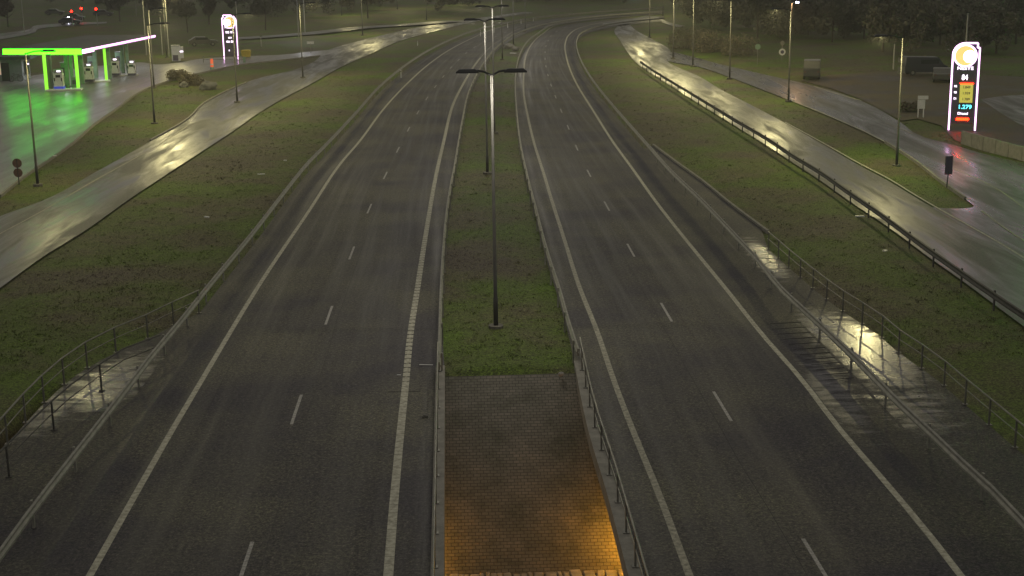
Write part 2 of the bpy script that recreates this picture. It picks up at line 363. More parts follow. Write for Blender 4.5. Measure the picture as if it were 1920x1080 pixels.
# ------------------------------------------------------------------ traced lines of the place (as measured on the photograph)
LG = path([(0,1032),(60,950),(105,892),(160,822),(232,730),(282,665),(337,600),(385,540),(475,432),(527,365),(580,300),(610,270),(665,212),(710,162),(745,132),(780,107),(840,75),(900,53),(960,39.5),(1040,28),(1145,19.5),(1245,13)], .7, ext=30)
LE = path([(168,1080),(322,808),(367,732),(483,539),(575,402),(642,302),(670,270),(717,207),(760,160),(802,122),(837,97),(880,74),(930,53),(985,40),(1060,30),(1145,21.5),(1245,15)], ext=30)
LR = path([(728,1080),(738,950),(751,810),(761,715),(768,640),(783,540),(800,430),(817,332),(831,270),(850,195),(870,155),(902,107),(927,82),(946,70),(971,55),(996,47),(1060,34.5),(1145,25.5),(1245,18.5)], ext=30)
LMG = path([(822,680),(826,540),(835,410),(843,352),(851,312),(858,270),(866,225),(877,175),(890,145),(908,115),(935,84),(975,59),(1015,46),(1080,34.5),(1145,27.5),(1245,20)], .7)
RMG = path([(1085,655),(1067,600),(1050,540),(1035,495),(1022,452),(1005,387),(990,330),(977,270),(970,212),(967,140),(975,100),(990,76),(1008,62),(1060,40),(1135,31),(1245,23)], .7)
RL = path([(1293,1080),(1237,930),(1187,808),(1155,725),(1120,622),(1087,540),(1060,455),(1035,377),(1020,327),(1002,270),(990,220),(982,175),(982,140),(987,102),(999,80),(1018,63),(1065,42.5),(1135,34),(1245,26)], ext=30)
RE = path([(1802,1080),(1740,1000),(1665,910),(1577,808),(1502,710),(1440,640),(1360,540),(1292,457),(1235,385),(1185,315),(1152,270),(1115,212),(1080,155),(1062,107),(1060,80),(1068,64),(1085,53),(1115,45),(1155,38.5),(1245,30)], ext=30)
RG = path([(1920,975),(1865,917),(1802,860),(1755,815),(1665,730),(1627,690),(1565,630),(1522,590),(1467,540),(1420,482),(1385,445),(1320,377),(1260,320),(1215,270),(1172,222),(1140,185),(1120,160),(1098,128),(1084,98),(1081,75),(1091,60),(1125,48),(1165,41),(1245,33)], .7, ext=30)
BL = path([(831,1080),(832,900),(833,685)], .12, ext=30)         # inner face of the left edge beam
BR = path([(1180,1080),(1140,927),(1105,810),(1077,676)], .12, ext=30)
DL = path([(0,790),(40,745),(97,690),(150,650),(225,612),(275,592),(337,562),(373,546)], .9, ext=30)   # outer railing, left
EL = path([(0,850),(60,790),(125,730),(180,690),(230,657),(300,630)], .9, ext=20)
CR = path([(1920,795),(1815,710),(1740,650),(1702,627),(1652,587),(1577,540),(1510,490),(1440,432)], .9, ext=30)
CK = path([(1440,432),(1370,380),(1317,337),(1272,305),(1225,270)], .1)
DCL = path([(465,1041),(556,767),(617,590),(660,473),(693,390),(722,330),(743,287),(762,250),(781,215),(800,185),(826,150),(856,116),(890,88),(935,66),(990,46),(1060,33)], ext=30)
DCR = path([(1525,1042),(1354,761),(1251,588),(1186,475),(1142,394),(1111,338),(1087,290),(1068,245),(1045,190),(1030,150),(1022,110),(1026,80),(1042,60),(1080,46),(1150,36)], ext=30)
lrr = [(-140,640),(0,540),(75,485),(160,432),(237,377),(315,325),(400,270),(445,240),(480,215),(530,185),(587,155),(640,125),(692,102),(755,75),(830,55),(880,43),(947,31),(1000,24)]
lrl = [(-140,460),(0,405),(75,378),(175,325),(282,265),(350,226),(382,195),(425,172),(480,148),(555,130),(580,120),(620,92),(680,75),(742,60),(817,45),(917,31),(985,22)]
flo = [(-140,462),(0,368),(45,332),(100,295),(135,270),(175,235),(225,200),(250,180),(287,162),(325,150),(387,135),(450,122),(520,114),(600,105),(640,92)]
fup = [(-260,190),(-100,158),(0,150),(60,142),(130,130),(200,122),(260,117),(300,121),(335,117),(380,110),(440,106),(520,103),(600,95)]
rrl = [(2060,706),(1920,612),(1850,560),(1790,516),(1750,488),(1692,445),(1650,415),(1612,390),(1580,368),(1545,343),(1487,305),(1440,274),(1385,240),(1335,209),(1285,178),(1230,143),(1197,121),(1176,97),(1162,75),(1152,57),(1160,47)]
rrr = [(2060,572),(1920,490),(1865,457),(1815,429),(1765,399),(1705,363),(1672,343),(1620,315),(1547,273),(1480,235),(1405,195),(1350,167),(1318,147),(1250,112),(1258,98),(1222,73),(1190,55),(1180,44)]
s2l = [(2060,580),(1920,498),(1800,424),(1740,388),(1790,391),(1822,389),(1815,377),(1770,345),(1715,302),(1660,267),(1547,215),(1440,172),(1350,138),(1310,125),(1252,114),(1240,104)]
s2r = [(2060,350),(1920,306),(1840,287),(1782,270),(1735,258),(1690,230),(1615,189),(1527,161),(1440,141),(1350,120),(1290,104),(1262,97)]
pL = path(lrl), path(lrr); pF = path(flo), path(fup); pR = path(rrl), path(rrr); pS = path(s2l, n=3), path(s2r, n=3)
def poly(a, b): return list(a) + list(b)[::-1]

left_inner = smooth([BL[0]] + [BL[len(BL)//2], BL[-1]] + LMG[6::4], 3); right_inner = smooth([BR[0], BR[len(BR)//2], BR[-1]] + RMG[6::4], 3)
polys = {
 'carriageway_left': poly(LG, left_inner), 'carriageway_right': poly(right_inner, RG),
 'ramp_left': poly(*pL), 'forecourt': poly(*pF), 'ramp_right': poly(*pR), 'side_road': poly(*pS)}
CKB = [p for p in CK]
verge_r = (CR + CK[1:], RG); verge_l = (DL, LG)
VR = poly(CR + CK[1:], [p for p in RG if p.y < CK[-1].y + 1]); VL = poly(DL, [p for p in LG if p.y < DL[-1].y + .5])
far_l = path([(-80,84),(0,74),(60,63),(95,51),(150,47),(200,44)]), path([(-80,68),(0,63),(50,56),(90,45.5),(150,42.5),(200,41)])
far_c = path([(430,76),(545,68),(605,62.5),(680,54),(760,49),(850,41)])
far_r = path([(1130,50),(1180,44),(1225,35),(1262,49),(1275,51)]), path([(1130,44),(1170,38),(1215,30),(1265,45),(1285,49)])

# trench of the underpass, in road-aligned coordinates
AZ = math.atan2(-105*math.cos(TH), F); dv = Vector((math.sin(AZ), math.cos(AZ), 0)); du = Vector((dv.y, -dv.x, 0))
v_top = G(955, 702).dot(dv); SL = 1.5; ZB = -4.45
def trench(v, au):
    t = np.clip((v_top + .3 - v)/SL, 0, 4.7); far = np.clip((v_top - 24 - v)/SL*1.0, 0, 4.7)
    e = np.clip((14.6 - au)/.8, 0, 1); return -np.maximum(t - far, 0)*e

def pip(X, Y, P):
    ins = np.zeros(X.shape, bool); n = len(P); j = n-1
    for i in range(n):
        xi, yi, xj, yj = P[i][0], P[i][1], P[j][0], P[j][1]
        if yi != yj:
            c = ((yi > Y) != (yj > Y)) & (X < (xj-xi)*(Y-yi)/(yj-yi) + xi); ins ^= c
        j = i
    return ins
def pdist(X, Y, P):
    d = np.full(X.shape, 1e9); n = len(P)
    for i in range(n):
        a = P[i]; b = P[(i+1) % n]; dx, dy = b[0]-a[0], b[1]-a[1]; L = dx*dx+dy*dy+1e-9
        t = np.clip(((X-a[0])*dx + (Y-a[1])*dy)/L, 0, 1); d = np.minimum(d, (X-a[0]-t*dx)**2 + (Y-a[1]-t*dy)**2)
    return np.sqrt(d)
allpoly = list(polys.values()) + [VR, VL, [G(x, y) for x, y in ((1500,150),(1560,140),(1700,132),(1850,140),(2000,150),(2000,330),(1925,301),(1845,281),(1790,262),(1765,235),(1720,222),(1690,226),(1615,186),(1560,166))]]
# terrain sheet
ys = [-60.]
while ys[-1] < 3500:
    y = ys[-1]; ys.append(y + (.45 if 25 < y < 70 else 2.0 if y <= 25 else .45 + (y-70)*.014))
ts = np.concatenate([np.linspace(-6, -.62, 26)[:-1], np.linspace(-.60, .60, 380), np.linspace(.62, 6, 26)[1:]])
Yg, Tg = np.meshgrid(np.array(ys), ts, indexing='ij'); Xg = (Yg + 75)*Tg*.75
def soft(X, Y):
    return (np.sin(X*.31 + 1.3*np.sin(Y*.17)) + np.sin(Y*.43 + 1.7*np.sin(X*.23)) + .6*np.sin(X*1.3 + Y*.9) + .5*np.sin(X*2.1 - Y*1.7 + np.sin(X)))/3.1
near = (Yg > 0) & (Yg < 420) & (np.abs(Xg) < 220)
D = np.full(Xg.shape, 30.0); xs, yy = Xg[near], Yg[near]; dm = np.full(xs.shape, 30.0)
for P in allpoly + [poly(*far_l), poly(*far_r)]:
    P2 = P[::2] if len(P) > 60 else P
    d = pdist(xs, yy, P2); d[pip(xs, yy, P2)] = 0; dm = np.minimum(dm, d)
D[near] = dm
Zg = -.09 + np.clip(D/2.2, 0, 1)*(.10 + .10*soft(Xg, Yg)) + np.clip((D-2)/8, 0, 1)*.15*soft(Xg*.3, Yg*.3)
vv = Xg*dv.x + Yg*dv.y; uu = Xg*du.x + Yg*du.y
tr = trench(vv, np.abs(uu)); Zg = np.where(tr < -.01, tr - .15, Zg)
me = bpy.data.meshes.new('ground'); ny, nx = Xg.shape
vs = np.stack([Xg, Yg, Zg], -1).reshape(-1, 3); idx = np.arange(ny*nx).reshape(ny, nx)
fs = np.stack([idx[:-1, :-1], idx[:-1, 1:], idx[1:, 1:], idx[1:, :-1]], -1).reshape(-1, 4)
me.from_pydata(vs.tolist(), [], fs.tolist()); me.polygons.foreach_set('use_smooth', [True]*len(me.polygons))
tag(link('ground', me, M['grass']), kind='structure')

# ------------------------------------------------------------------ roads and paint
ribbon('carriageway', LG, left_inner, M['asphalt'], 0, cols=4); ribbon('carriageway', right_inner, RG, M['asphalt'], 0, cols=4)
def near_part(P, ymax): return [p for p in P if p.y < ymax]
ribbon('wet_verge', *[near_part(p, 400) for p in (DL, near_part(LG, DL[-1].y))], M['damp'], -.004)
ribbon('wet_verge', near_part(RG, CK[-1].y), CR + CK[1:], M['damp'], -.004)
flat('ramp', polys['ramp_left'], M['ramp'], 0); flat('ramp', polys['ramp_right'], M['ramp'], 0)
flat('forecourt_pavement', polys['forecourt'], M['court'], .004); lot = [G(x, y) for x, y in ((1500,150),(1560,140),(1700,132),(1850,140),(2000,150),(2000,330),(1925,301),(1845,281),(1790,262),(1765,235),(1720,222),(1690,226),(1615,186),(1560,166))]
flat('yard', lot, M['yard'], -.008)
flat('far_road', [G(x, y) for x, y in ((1838,186),(1880,180),(2010,172),(2010,215),(1960,250),(1910,232),(1880,214))], M['ramp'], .004)
flat('side_road', polys['side_road'], M['side'], -.004)
ribbon('far_road', far_l[0], far_l[1], M['ramp'], .03); line('far_road', far_c, 5, M['ramp'], .25); ribbon('far_road', far_r[0], far_r[1], M['ramp'], .03)
line('edge_line', LE, .19, M['paint'], .004); line('edge_line', RE, .19, M['paint'], .004); line('edge_line', RL, .19, M['paint2'], .004)
# ladder-pattern rumble line beside the median
P = resample(LR, step=1.0); mb = MB(); s_ = arc(LR)
line('edge_line', LR, .10, M['paint2'], .003)
d = 0.0
while d < 190:
    p, t = at_len(LR, s_, d); near_ = p.y < G(760, 715).y
    mb.box((p.x, p.y, .009), (.24, .53 if near_ else .44 + random.uniform(-.03, .03), .010), rz=math.atan2(t.y, t.x) - math.pi/2); d += .55
tag(mb.build('rumble_line', M['paint']), kind='structure')
def dashes(P, px, py):
    s = arc(P); c = G(px, py); best = min(range(len(P)), key=lambda i: (P[i]-c).length); d0 = s[best] + (c - P[best]).dot((P[best+1]-P[best]).normalized())
    mb = MB(); k = -4
    while d0 + 12*k < s[-1] - 4:
        d = d0 + 12*k; k += 1
        if d < 2: continue
        a, t = at_len(P, s, d - 1.5); b, _ = at_len(P, s, d + 1.5); q = Vector((t.y, -t.x, 0))*.05
        z = .0045; mb.add([(a-q)[:2] + (z,), (a+q)[:2] + (z,), (b+q)[:2] + (z,), (b-q)[:2] + (z,)], [(0, 1, 2, 3)])
    tag(mb.build('lane_dashes', M['paintdash']), kind='structure')
dashes(DCL, 559, 767); dashes(DCR, 1353.5, 761)
line('edge_line', path([(-60,470),(77,397),(175,340),(220,315),(300,270),(352,236)]), .12, M['paint2'], .008)
line('edge_line', path([(1960,508),(1865,450),(1815,422),(1765,394),(1705,359),(1672,338),(1620,311),(1547,270),(1472,229)]), .12, M['paint'], .008)
line('edge_line', path([(1960,415),(1920,390),(1875,357),(1825,332),(1780,312)]), .10, M['paint2'], .006)
line('edge_line', path([(1960,478),(1920,452),(1880,425),(1840,395)]), .12, M['paint2'], .012)
line('edge_line', path([(1815,374),(1770,343),(1715,301),(1660,266),(1547,214),(1472,184)]), .14, M['paint'], .006)
line('edge_line', path([(1712,251),(1660,230)]), .12, M['paint2'], .006); line('edge_line', path([(1615,188.5),(1590,182),(1527,162)]), .14, M['paint'], .006)
def off2(P, a):
    o = []
    for i, p in enumerate(P):
        t = (P[min(i+1, len(P)-1)] - P[max(i-1, 0)]).normalized(); o.append(p + Vector((t.y, -t.x, 0))*a)
    return o
def wobble(P, a):
    out = []
    P = resample(P + [P[0]], step=.25)[:-1]
    for i, p in enumerate(P):
        k = noise.noise(Vector((p.x*1.1, p.y*.8, 3.)))*a + noise.noise(Vector((p.x*4, p.y*3, 7.)))*a*.4; out.append(Vector((p.x + k, p.y + k*.8, 0)))
    return out
shR = [[p for p in P_ if p.y < 100] for P_ in (off2(RE, .12), off2(RG, -.12))]
ribbon('wet_shoulder', shR[0], shR[1], M['damp'], .002)
# cross joints of the deck
mb = MB()
for (x0, y0, x1, y1) in ((727,735,788,734),):
    a, b = G(x0, y0), G(x1, y1); mb.tube([a + Vector((0,0,.0)), b], .012, 4)
for k in range(12):
    y = 604 + k*9.5; a = G(1437 + k*10.5, y+4); b = G(1502 + k*9, y); mb.tube([a, b], .014, 4)
def seam(P, a, d0, d1):
    s = arc(P); q = []
    d = d0
    while d < d1:
        p, t = at_len(P, s, d); q.append(p + Vector((t.y, -t.x, 0))*(a + noise.noise(Vector((d*.3, a, 0)))*.05) + Vector((0, 0, -.012))); d += 1.2
    mb.tube(q, .018, 4)
for P_, a_, d0, d1 in ((DCL, .42, 8, 120), (DCR, -.45, 2, 90), (DCL, -2.9, 40, 150), (DCR, 3.1, 30, 140)): seam(P_, a_, d0, d1)
tag(mb.build('deck_joint_seams', M['rubber']), kind='structure')

# ------------------------------------------------------------------ bridge decks, edge beams, abutment slope
def deck(name, outer, inner):
    o = [p for p in outer if p.y < v_top + 4]; i = [p for p in inner if p.y < v_top + 1]
    tag(MB().prism([(p.x, p.y) for p in poly(o[::3] + [o[-1]], i[::3] + [i[-1]])], -.33, -.012).build(name, M['concdark']), kind='structure')
deck('bridge_deck', DL, BL); deck('bridge_deck', CR, BR)
ebp = [(-.02, -1.0), (.30, -1.0), (.30, .12), (-.02, .12)]
tag(sweep('edge_beam', [(-.30, -.34), (.02, -.34), (.02, .12), (-.30, .12)], BL, M['concrete']), 'pale concrete edge beam along the left side of the median gap', 'edge beam')
tag(sweep('edge_beam', [(-.02, -.34), (.30, -.34), (.30, .12), (-.02, .12)], BR, M['concrete']), 'concrete edge beam along the right side of the median gap', 'edge beam')
# paved slope
a = [du*(-13.6) + dv*(v_top), du*13.6 + dv*v_top, du*13.6 + dv*(v_top + ZB*SL), du*(-13.6) + dv*(v_top + ZB*SL)]
me = bpy.data.meshes.new('paved_slope'); me.from_pydata([(a[0].x, a[0].y, -.02), (a[1].x, a[1].y, -.02), (a[2].x, a[2].y, ZB), (a[3].x, a[3].y, ZB)], [], [(0, 3, 2, 1)])
uv = me.uv_layers.new(name='UVMap'); L = math.hypot(ZB, ZB*SL)
uvc = [(-13.6, L), (13.6, L), (13.6, 0), (-13.6, 0)]
for l in me.loops: uv.data[l.index].uv = uvc[l.vertex_index]
tag(link('paved_slope', me, M['brick']), kind='structure')
# rough pale kerb at the foot and the floor of the underpass
kb = MB(); q = -13.0
while q < 13:
    L_ = random.uniform(.14, .42); c = du*(q + L_/2) + dv*(v_top + ZB*SL - .42 + random.uniform(-.03, .03))
    kb.box((c.x, c.y, ZB + .03 + random.uniform(-.05, .03)), (L_ - .01, .9 + random.uniform(-.16, .16), .22), rz=-AZ + random.uniform(-.12, .12), taper=.85); q += L_
tag(kb.build('foot_kerb', M['rubble'], bevel=.02), kind='structure')
c = [du*(-13.6) + dv*(v_top + ZB*SL), du*13.6 + dv*(v_top + ZB*SL), du*13.6 + dv*(v_top - 40), du*(-13.6) + dv*(v_top - 40)]
flat('underpass_path', c, M['concdark'], ZB - .02)

# grass island tip and kerb strips
def kerb(name, P, z=.0):
    P = resample(P, step=3); return tag(sweep(name, [(-.07, -.1), (.07, -.1), (.07, .11), (-.07, .11)], P, M['concrete'], z=z), kind='structure')
kerb('kerb', path(flo[1:14])); kerb('kerb', path([(1810,372),(1770,344.5),(1715,301.5),(1660,266.5)])); kerb('kerb', path([(282,264),(350,225),(382,194),(425,171),(462,155)]))
kerb('kerb', CKB)

# ------------------------------------------------------------------ barriers
wprof = [(-.03, .44), (.03, .46), (.03, .52), (-.02, .585), (.03, .65), (.03, .71), (-.03, .73), (-.05, .70), (-.05, .65), (-.09, .585), (-.05, .52), (-.05, .46)]
def guardrail(P, label, mt='steel', side=1, dmax=140, start=0, spacing=4.0):
    root = thing('guardrail', label, 'guardrail', (P[0].x, P[0].y, 0))
    Q = [p - P[0] for p in resample(P, step=2.0)]
    sweep('rail_beam', [(a*side, b) for a, b in wprof], Q, M[mt], root)
    s = arc(P); d = 1.0; first = None; n = 0
    while d < min(s[-1], dmax) and n < 60:
        p, t = at_len(P, s, d); d += spacing
        if first is None:
            first = MB().box((0, 0, .33), (.06, .10, .86)).build('post', M[mt], root); o = first
        else:
            o = first.copy(); COL.objects.link(o)
        nrm = Vector((t.y, -t.x, 0)); q = p - P[0] - nrm*side*.1; o.location = (q.x, q.y, 0); o.rotation_euler.z = math.atan2(t.y, t.x) - math.pi/2; n += 1
    return root
guardrail(LG, 'long grey guardrail along the left outer edge of the left carriageway', side=1, dmax=170)
guardrail(LMG, 'grey guardrail between the left carriageway and the grass median', side=-1, dmax=150)
guardrail(RMG, 'grey guardrail between the grass median and the right carriageway', side=1, dmax=150)
guardrail(RG, 'long guardrail along the right outer edge of the right carriageway, past the puddles', side=-1, dmax=170)
RRG = path([(2050,665),(1920,587),(1850,540),(1790,499),(1750,471),(1692,429),(1650,398),(1612,372),(1580,350),(1545,325),(1487,290),(1440,259),(1385,227),(1335,197),(1285,167),(1230,134),(1200,114)], .7)
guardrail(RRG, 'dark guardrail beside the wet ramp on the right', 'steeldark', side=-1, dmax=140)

def railing(P, label, mt='steel', h=1.05, rails=(.5, .8), spacing=2.0, dmax=60, name='bridge_railing', z=0., rr=.022, cat='railing'):
    root = thing(name, label, cat, (P[0].x, P[0].y, z)); Q = [p - P[0] for p in resample(P, step=2.0)]
    MB().tube([q + Vector((0, 0, h)) for q in Q], rr*1.3, 8).build('handrail', M[mt], root, smooth_=True)
    for r_ in rails: MB().tube([q + Vector((0, 0, r_)) for q in Q], rr*.8, 6).build('lower_rail', M[mt], root, smooth_=True)
    s = arc(P); d = .5; first = None
    while d < min(s[-1], dmax):
        p, t = at_len(P, s, d); d += spacing
        if first is None: first = MB().box((0, 0, h/2), (.05, .05, h)).box((0, 0, .012), (.16, .16, .024)).build('post', M[mt], root); o = first
        else: o = first.copy(); COL.objects.link(o)
        q = p - P[0]; o.location = (q.x, q.y, 0); o.rotation_euler.z = math.atan2(t.y, t.x)
    return root
off = lambda P, a: [p + Vector(((P[min(i+1,len(P)-1)]-P[max(i-1,0)]).normalized().y, -(P[min(i+1,len(P)-1)]-P[max(i-1,0)]).normalized().x, 0))*a for i, p in enumerate(P)]
railing(off(BL, -.20), 'bridge railing on the concrete beam left of the median gap', z=.12, h=.85, rails=(.45,), mt='steelmid')
railing(off(BR, .20), 'bridge railing on the concrete beam right of the median gap', z=.12, h=.85, rails=(.45,), mt='steelmid')
railing(DL, 'outermost pipe railing at far left bending into the grass bank', h=.95, rails=(.55,), mt='steelmid')
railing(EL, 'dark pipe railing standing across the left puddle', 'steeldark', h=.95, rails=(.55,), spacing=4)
railing(CR, 'outer pipe railing right of the puddles, below the grass bank', h=.85, rails=(.5,), dmax=70, mt='steelmid')

# ------------------------------------------------------------------ street lamps
def spot(name, parent, loc, power, col=(1, .88, .58), size=177, rot=(0, 0, 0), rad=.022, blend=.05):
    l = bpy.data.lights.new(name, 'SPOT'); l.energy = power; l.color = col; l.spot_size = R(size); l.spot_blend = blend; l.shadow_soft_size = rad
    o = bpy.data.objects.new(name, l); COL.objects.link(o); o.parent = parent; o.location = loc; o.rotation_euler = rot; return o
def make_lamp(name, label, H, arms, power, mt='pole', group=None, r=(.075, .042), lit=True, col=(1, .87, .40)):
    root = thing(name, label, 'street lamp', group=group)
    MB().tube([(0, 0, -.15), (0, 0, .12)], .3, 10).build('footing', M['concdark'], root)
    MB().tube([(0, 0, 0), (0, 0, 1.2), (0, 0, 1.25), (0, 0, H)], [r[0]*1.25, r[0]*1.25, r[0], r[1]], 12).build('pole', M[mt], root, smooth_=True)
    for a, L in arms:
        dx, dy = math.cos(a), math.sin(a)
        MB().tube([(0, 0, H - .05), (dx*L*.5, dy*L*.5, H + .10), (dx*L, dy*L, H + .14)], .04, 8).build('arm', M['head'], root, smooth_=True)
        hd = MB().box((0, 0, .03), (.85, .32, .09), taper=.7).box((0, -.155, -.04), (.85, .01, .06)).box((0, .155, -.04), (.85, .01, .06)).box((-.42, 0, -.04), (.01, .3, .06)).box((.42, 0, -.04), (.01, .3, .06)).build('lamp_head', M['head'], root)
        hd.location = (dx*(L+.35), dy*(L+.35), H + .13); hd.rotation_euler.z = a
        if lit:
            MB().box((0, 0, -.02), (.5, .2, .008)).build('lens', M['lens'], hd)
            spot('lamp_light', root, (dx*(L+.35), dy*(L+.35), H + .075), power, col=col)
    return root
def place(root, px, py, z=0, rz=0, label=None):
    p = G(px, py, z); root.location = (p.x, p.y, z); root.rotation_euler.z = rz
    if label: root['label'] = label
    return root
ml = make_lamp('street_lamp', 'tall twin-armed lamp nearest in the grass median', 9.84, [(0, .55), (math.pi, .55)], 520, mt='medpole', r=(.075, .045), col=(1, .92, .75))
place(ml, 930, 615)
for px, py, lb in ((914,326,'second twin-armed median lamp, behind the nearest one'), (927,250,'twin-armed median lamp third from the camera'), (942,112,'median lamp where the carriageways start to bend'), (963,84,'median lamp beyond the bend, between the far carriageways'), (985,60,'farthest median lamp, faint at the top of the picture')):
    c = copy_tree(ml); place(c, px, py, label=lb)
sl = make_lamp('street_lamp', 'x', 8.4, [(0, 1.1)], LAMP_W, mt='medpole')
first = True
LAMPS = [ # base pixel, arm direction, label
 (290,232,.0,'thin lamp post in the grass strip below the right end of the canopy'),
 (289,165,.0,'lamp post just behind the end of the canopy'),
 (445,192,.1,'lamp post in front of the left price sign'),
 (568,146,.1,'lamp post on the dark island of the left ramp'),
 (313,108,.0,'lamp post between the canopy and the white cabinet'),
 (680,66,.3,'lamp post beside the far stretch of the left ramp'),
 (800,38,.3,'lamp post on the left ramp where it bends away'),
 (641,31,.3,'lone lamp post in the far field left of centre'), (745,17,.3,'lamp post at the top edge above the far left ramp'), (868,9,.3,'farthest lamp post, at the top edge left of the median lamps'),
 (1262,110,math.pi,'lamp post beside the merge of the right ramp and side road'),
 (1299,124,math.pi,'lamp post at the tip of the right grass strip'),
 (1368,148,math.pi,'lamp post in the grass strip beyond the right merge'),
 (1478,190,math.pi,'lamp post beside the round signs on the right'),
 (1681,312,math.pi,'lamp post on the grass strip nearest the small dark sign'),
 (1218,70,math.pi,'lamp post at the far end of the right ramp'),
 (71,348,.0,'thin dark lamp post standing on the kerb by the green-lit forecourt'),
 (1243,30,math.pi,'lamp post near the far bend at the top')]
for px, py, a, lb in LAMPS:
    c = sl if first else (copy_tree(sl) if 'green-lit' not in lb else make_lamp('street_lamp', 'x', 8.4, [(0, 1.1)], 1500, mt='steeldark')); first = False; place(c, px, py, rz=a, label=lb)
# two lamps whose heads show lit
def mast(px, py, H, label, mt='e_lamp', pw=0, lc=(.9, .92, 1)):
    r_ = thing('light_mast', label, 'light mast'); place(r_, px, py)
    MB().tube([(0, 0, 0), (0, 0, H)], [.09, .05], 8).build('pole', M['pole'], r_)
    MB().tube([(0, 0, H), (.45, 0, H+.08)], .04, 6).build('arm', M['pole'], r_)
    if pw: spot('lamp_light', r_, (.6, 0, H + .02), pw, col=lc)
    h = MB().box((.6, 0, H+.09), (.5, .28, .1)).build('lamp_head', M['head'], r_); MB().box((.6, -.15, H+.06), (.3, .04, .16)).build('lens', M[mt], h)
mast(1480,140,7.9,'mast with a bright white lamp above the round signs','e_lamp', pw=700, lc=(1, .55, .25))  # lens is white; an orange spot is added to tint the road around it
mast(46,62,6.6,'small mast with a bluish lamp above the top-left car park')
mast(256,30,8.4,'mast with a violet-white lamp at the top edge right of the red signals')
mast(560,70,9.0,'left one of the pair of masts beyond the left ramp', pw=1500); mast(572,64,9.2,'right one of the pair of masts beyond the left ramp')
for px, py, H, lb in ((275,105,9.6,'unlit pole behind the canopy, left of the taller one'), (317,106,10.8,'tallest unlit pole between the canopy and the white cabinet'), (305,104,5.4,'short pale pole left of the white cabinet'), (449,118,8.0,'unlit pole just behind the left price sign'), (1264,62,4.6,'short pole among the far brush on the right'), (1675,130,2.9,'bare post behind the second lamp on the right'), (1805,190,8.0,'thin pole rising behind the top of the right price sign'), (490,88,1.6,'short marker post in the field beyond the left ramp')):
    r_ = thing('utility_pole', lb, 'pole'); place(r_, px, py)
    MB().tube([(0, 0, 0), (0, 0, H)], [.10, .06], 8).build('pole', M['pole'], r_); MB().box((0, 0, H + .04), (.34, .16, .09)).build('cap', M['steeldark'], r_)

# underpass sodium lamps under the deck ends
def sod(u, v, z, power, label):
    p = du*u + dv*v; r_ = thing('underpass_lamp', label, 'lamp', (p.x, p.y, z), -AZ)
    MB().box((0, 0, .06), (.7, .2, .12)).build('housing', M['head'], r_); MB().box((0, 0, -.02), (.6, .14, .04)).build('tube', M['e_sodium'], r_)
    l = bpy.data.lights.new('sodium_light', 'POINT'); l.energy = power; l.color = (1, .45, .04); l.shadow_soft_size = .15
    o = bpy.data.objects.new('sodium_light', l); COL.objects.link(o); o.parent = r_; o.location = (0, 0, -.15)
uL = BL[-8].dot(du); uR = BR[-8].dot(du)
sod(uL - 1.3, v_top + ZB*SL + .15, -2.7, 170, 'orange lamp under the left bridge deck'); sod(uR + 1.3, v_top + ZB*SL + .35, -2.6, 240, 'orange lamp under the right bridge deck')

# ------------------------------------------------------------------ left filling station
ZC = 4.0
F1, F2, F3 = G(6, 97, ZC), G(153, 97, ZC), G(290, 69, ZC); F4 = F1 + (F3 - F2)
st = thing('station_canopy', 'filling station canopy with a glowing green front edge', 'canopy', (F2.x, F2.y, 0))
o_ = Vector((F2.x, F2.y, 0))
pl = [(p - o_)[:2] for p in (F1, F2, F3, F4)]
MB().prism(pl, ZC - .12, ZC + .22).build('roof', M['roof'], st)
MB().prism([(p[0]*.985 , p[1]*.985) for p in pl], ZC - .15, ZC - .125).build('soffit', M['soffit'], st)
def facia(a, b, h, mt, name, d=.12, z=ZC):
    a, b = a - o_, b - o_; t = (b - a).normalized(); n = Vector((t.y, -t.x, 0)); c = (a + b)/2 + n*(d/2 + .005)
    return MB().box((c.x, c.y, z), ((b - a).length, d, h), rz=math.atan2(t.y, t.x)).build(name, M[mt], st, bevel=.03)
facia(F1, F2, .58, 'e_green', 'green_fascia'); facia(F2 + (F3-F2)*.01, F3, .26, 'e_pink', 'white_fascia', z=ZC+.08); facia(F2 + (F3-F2)*.005, F2 + (F3-F2)*.13, .44, 'e_pink', 'lit_corner_panel', d=.2)
e1 = (F2-F1).normalized(); e2 = (F3-F2).normalized()
al = bpy.data.lights.new('canopy_light', 'AREA')
for i, (px, py, pw) in enumerate(((118,150,330), (180,136,240), (232,128,160))):
    al = bpy.data.lights.new('canopy_light', 'AREA'); al.energy = pw; al.size = 1.6; al.color = (.93, .95, 1); ob = bpy.data.objects.new('canopy_light', al); COL.objects.link(ob); ob.parent = st
    p = G(px, py) - o_; ob.location = (p.x, p.y, ZC - .25)
def pillar(px, py, mt, h=ZC-.12, w_=.34):
    p = G(px, py) - o_; return MB().box((p.x, p.y, h/2), (w_, w_*.8, h)).build('pillar', M[mt], st)
for px, py, mt, w_ in ((88,170,'e_pillar',.30), (147,166,'e_pillar',.30), (200,152,'e_pillar',.26), (96,169,'dark',.5), (128,160,'greenpaint',.4), (137,162,'greenpaint',.34), (155,157,'greenpaint',.5), (181,146,'greenpaint',.42), (207,148,'greenpaint',.36), (232,137,'greenpaint',.4), (241,139,'greenpaint',.34)):
    pillar(px, py, mt, w_=w_)
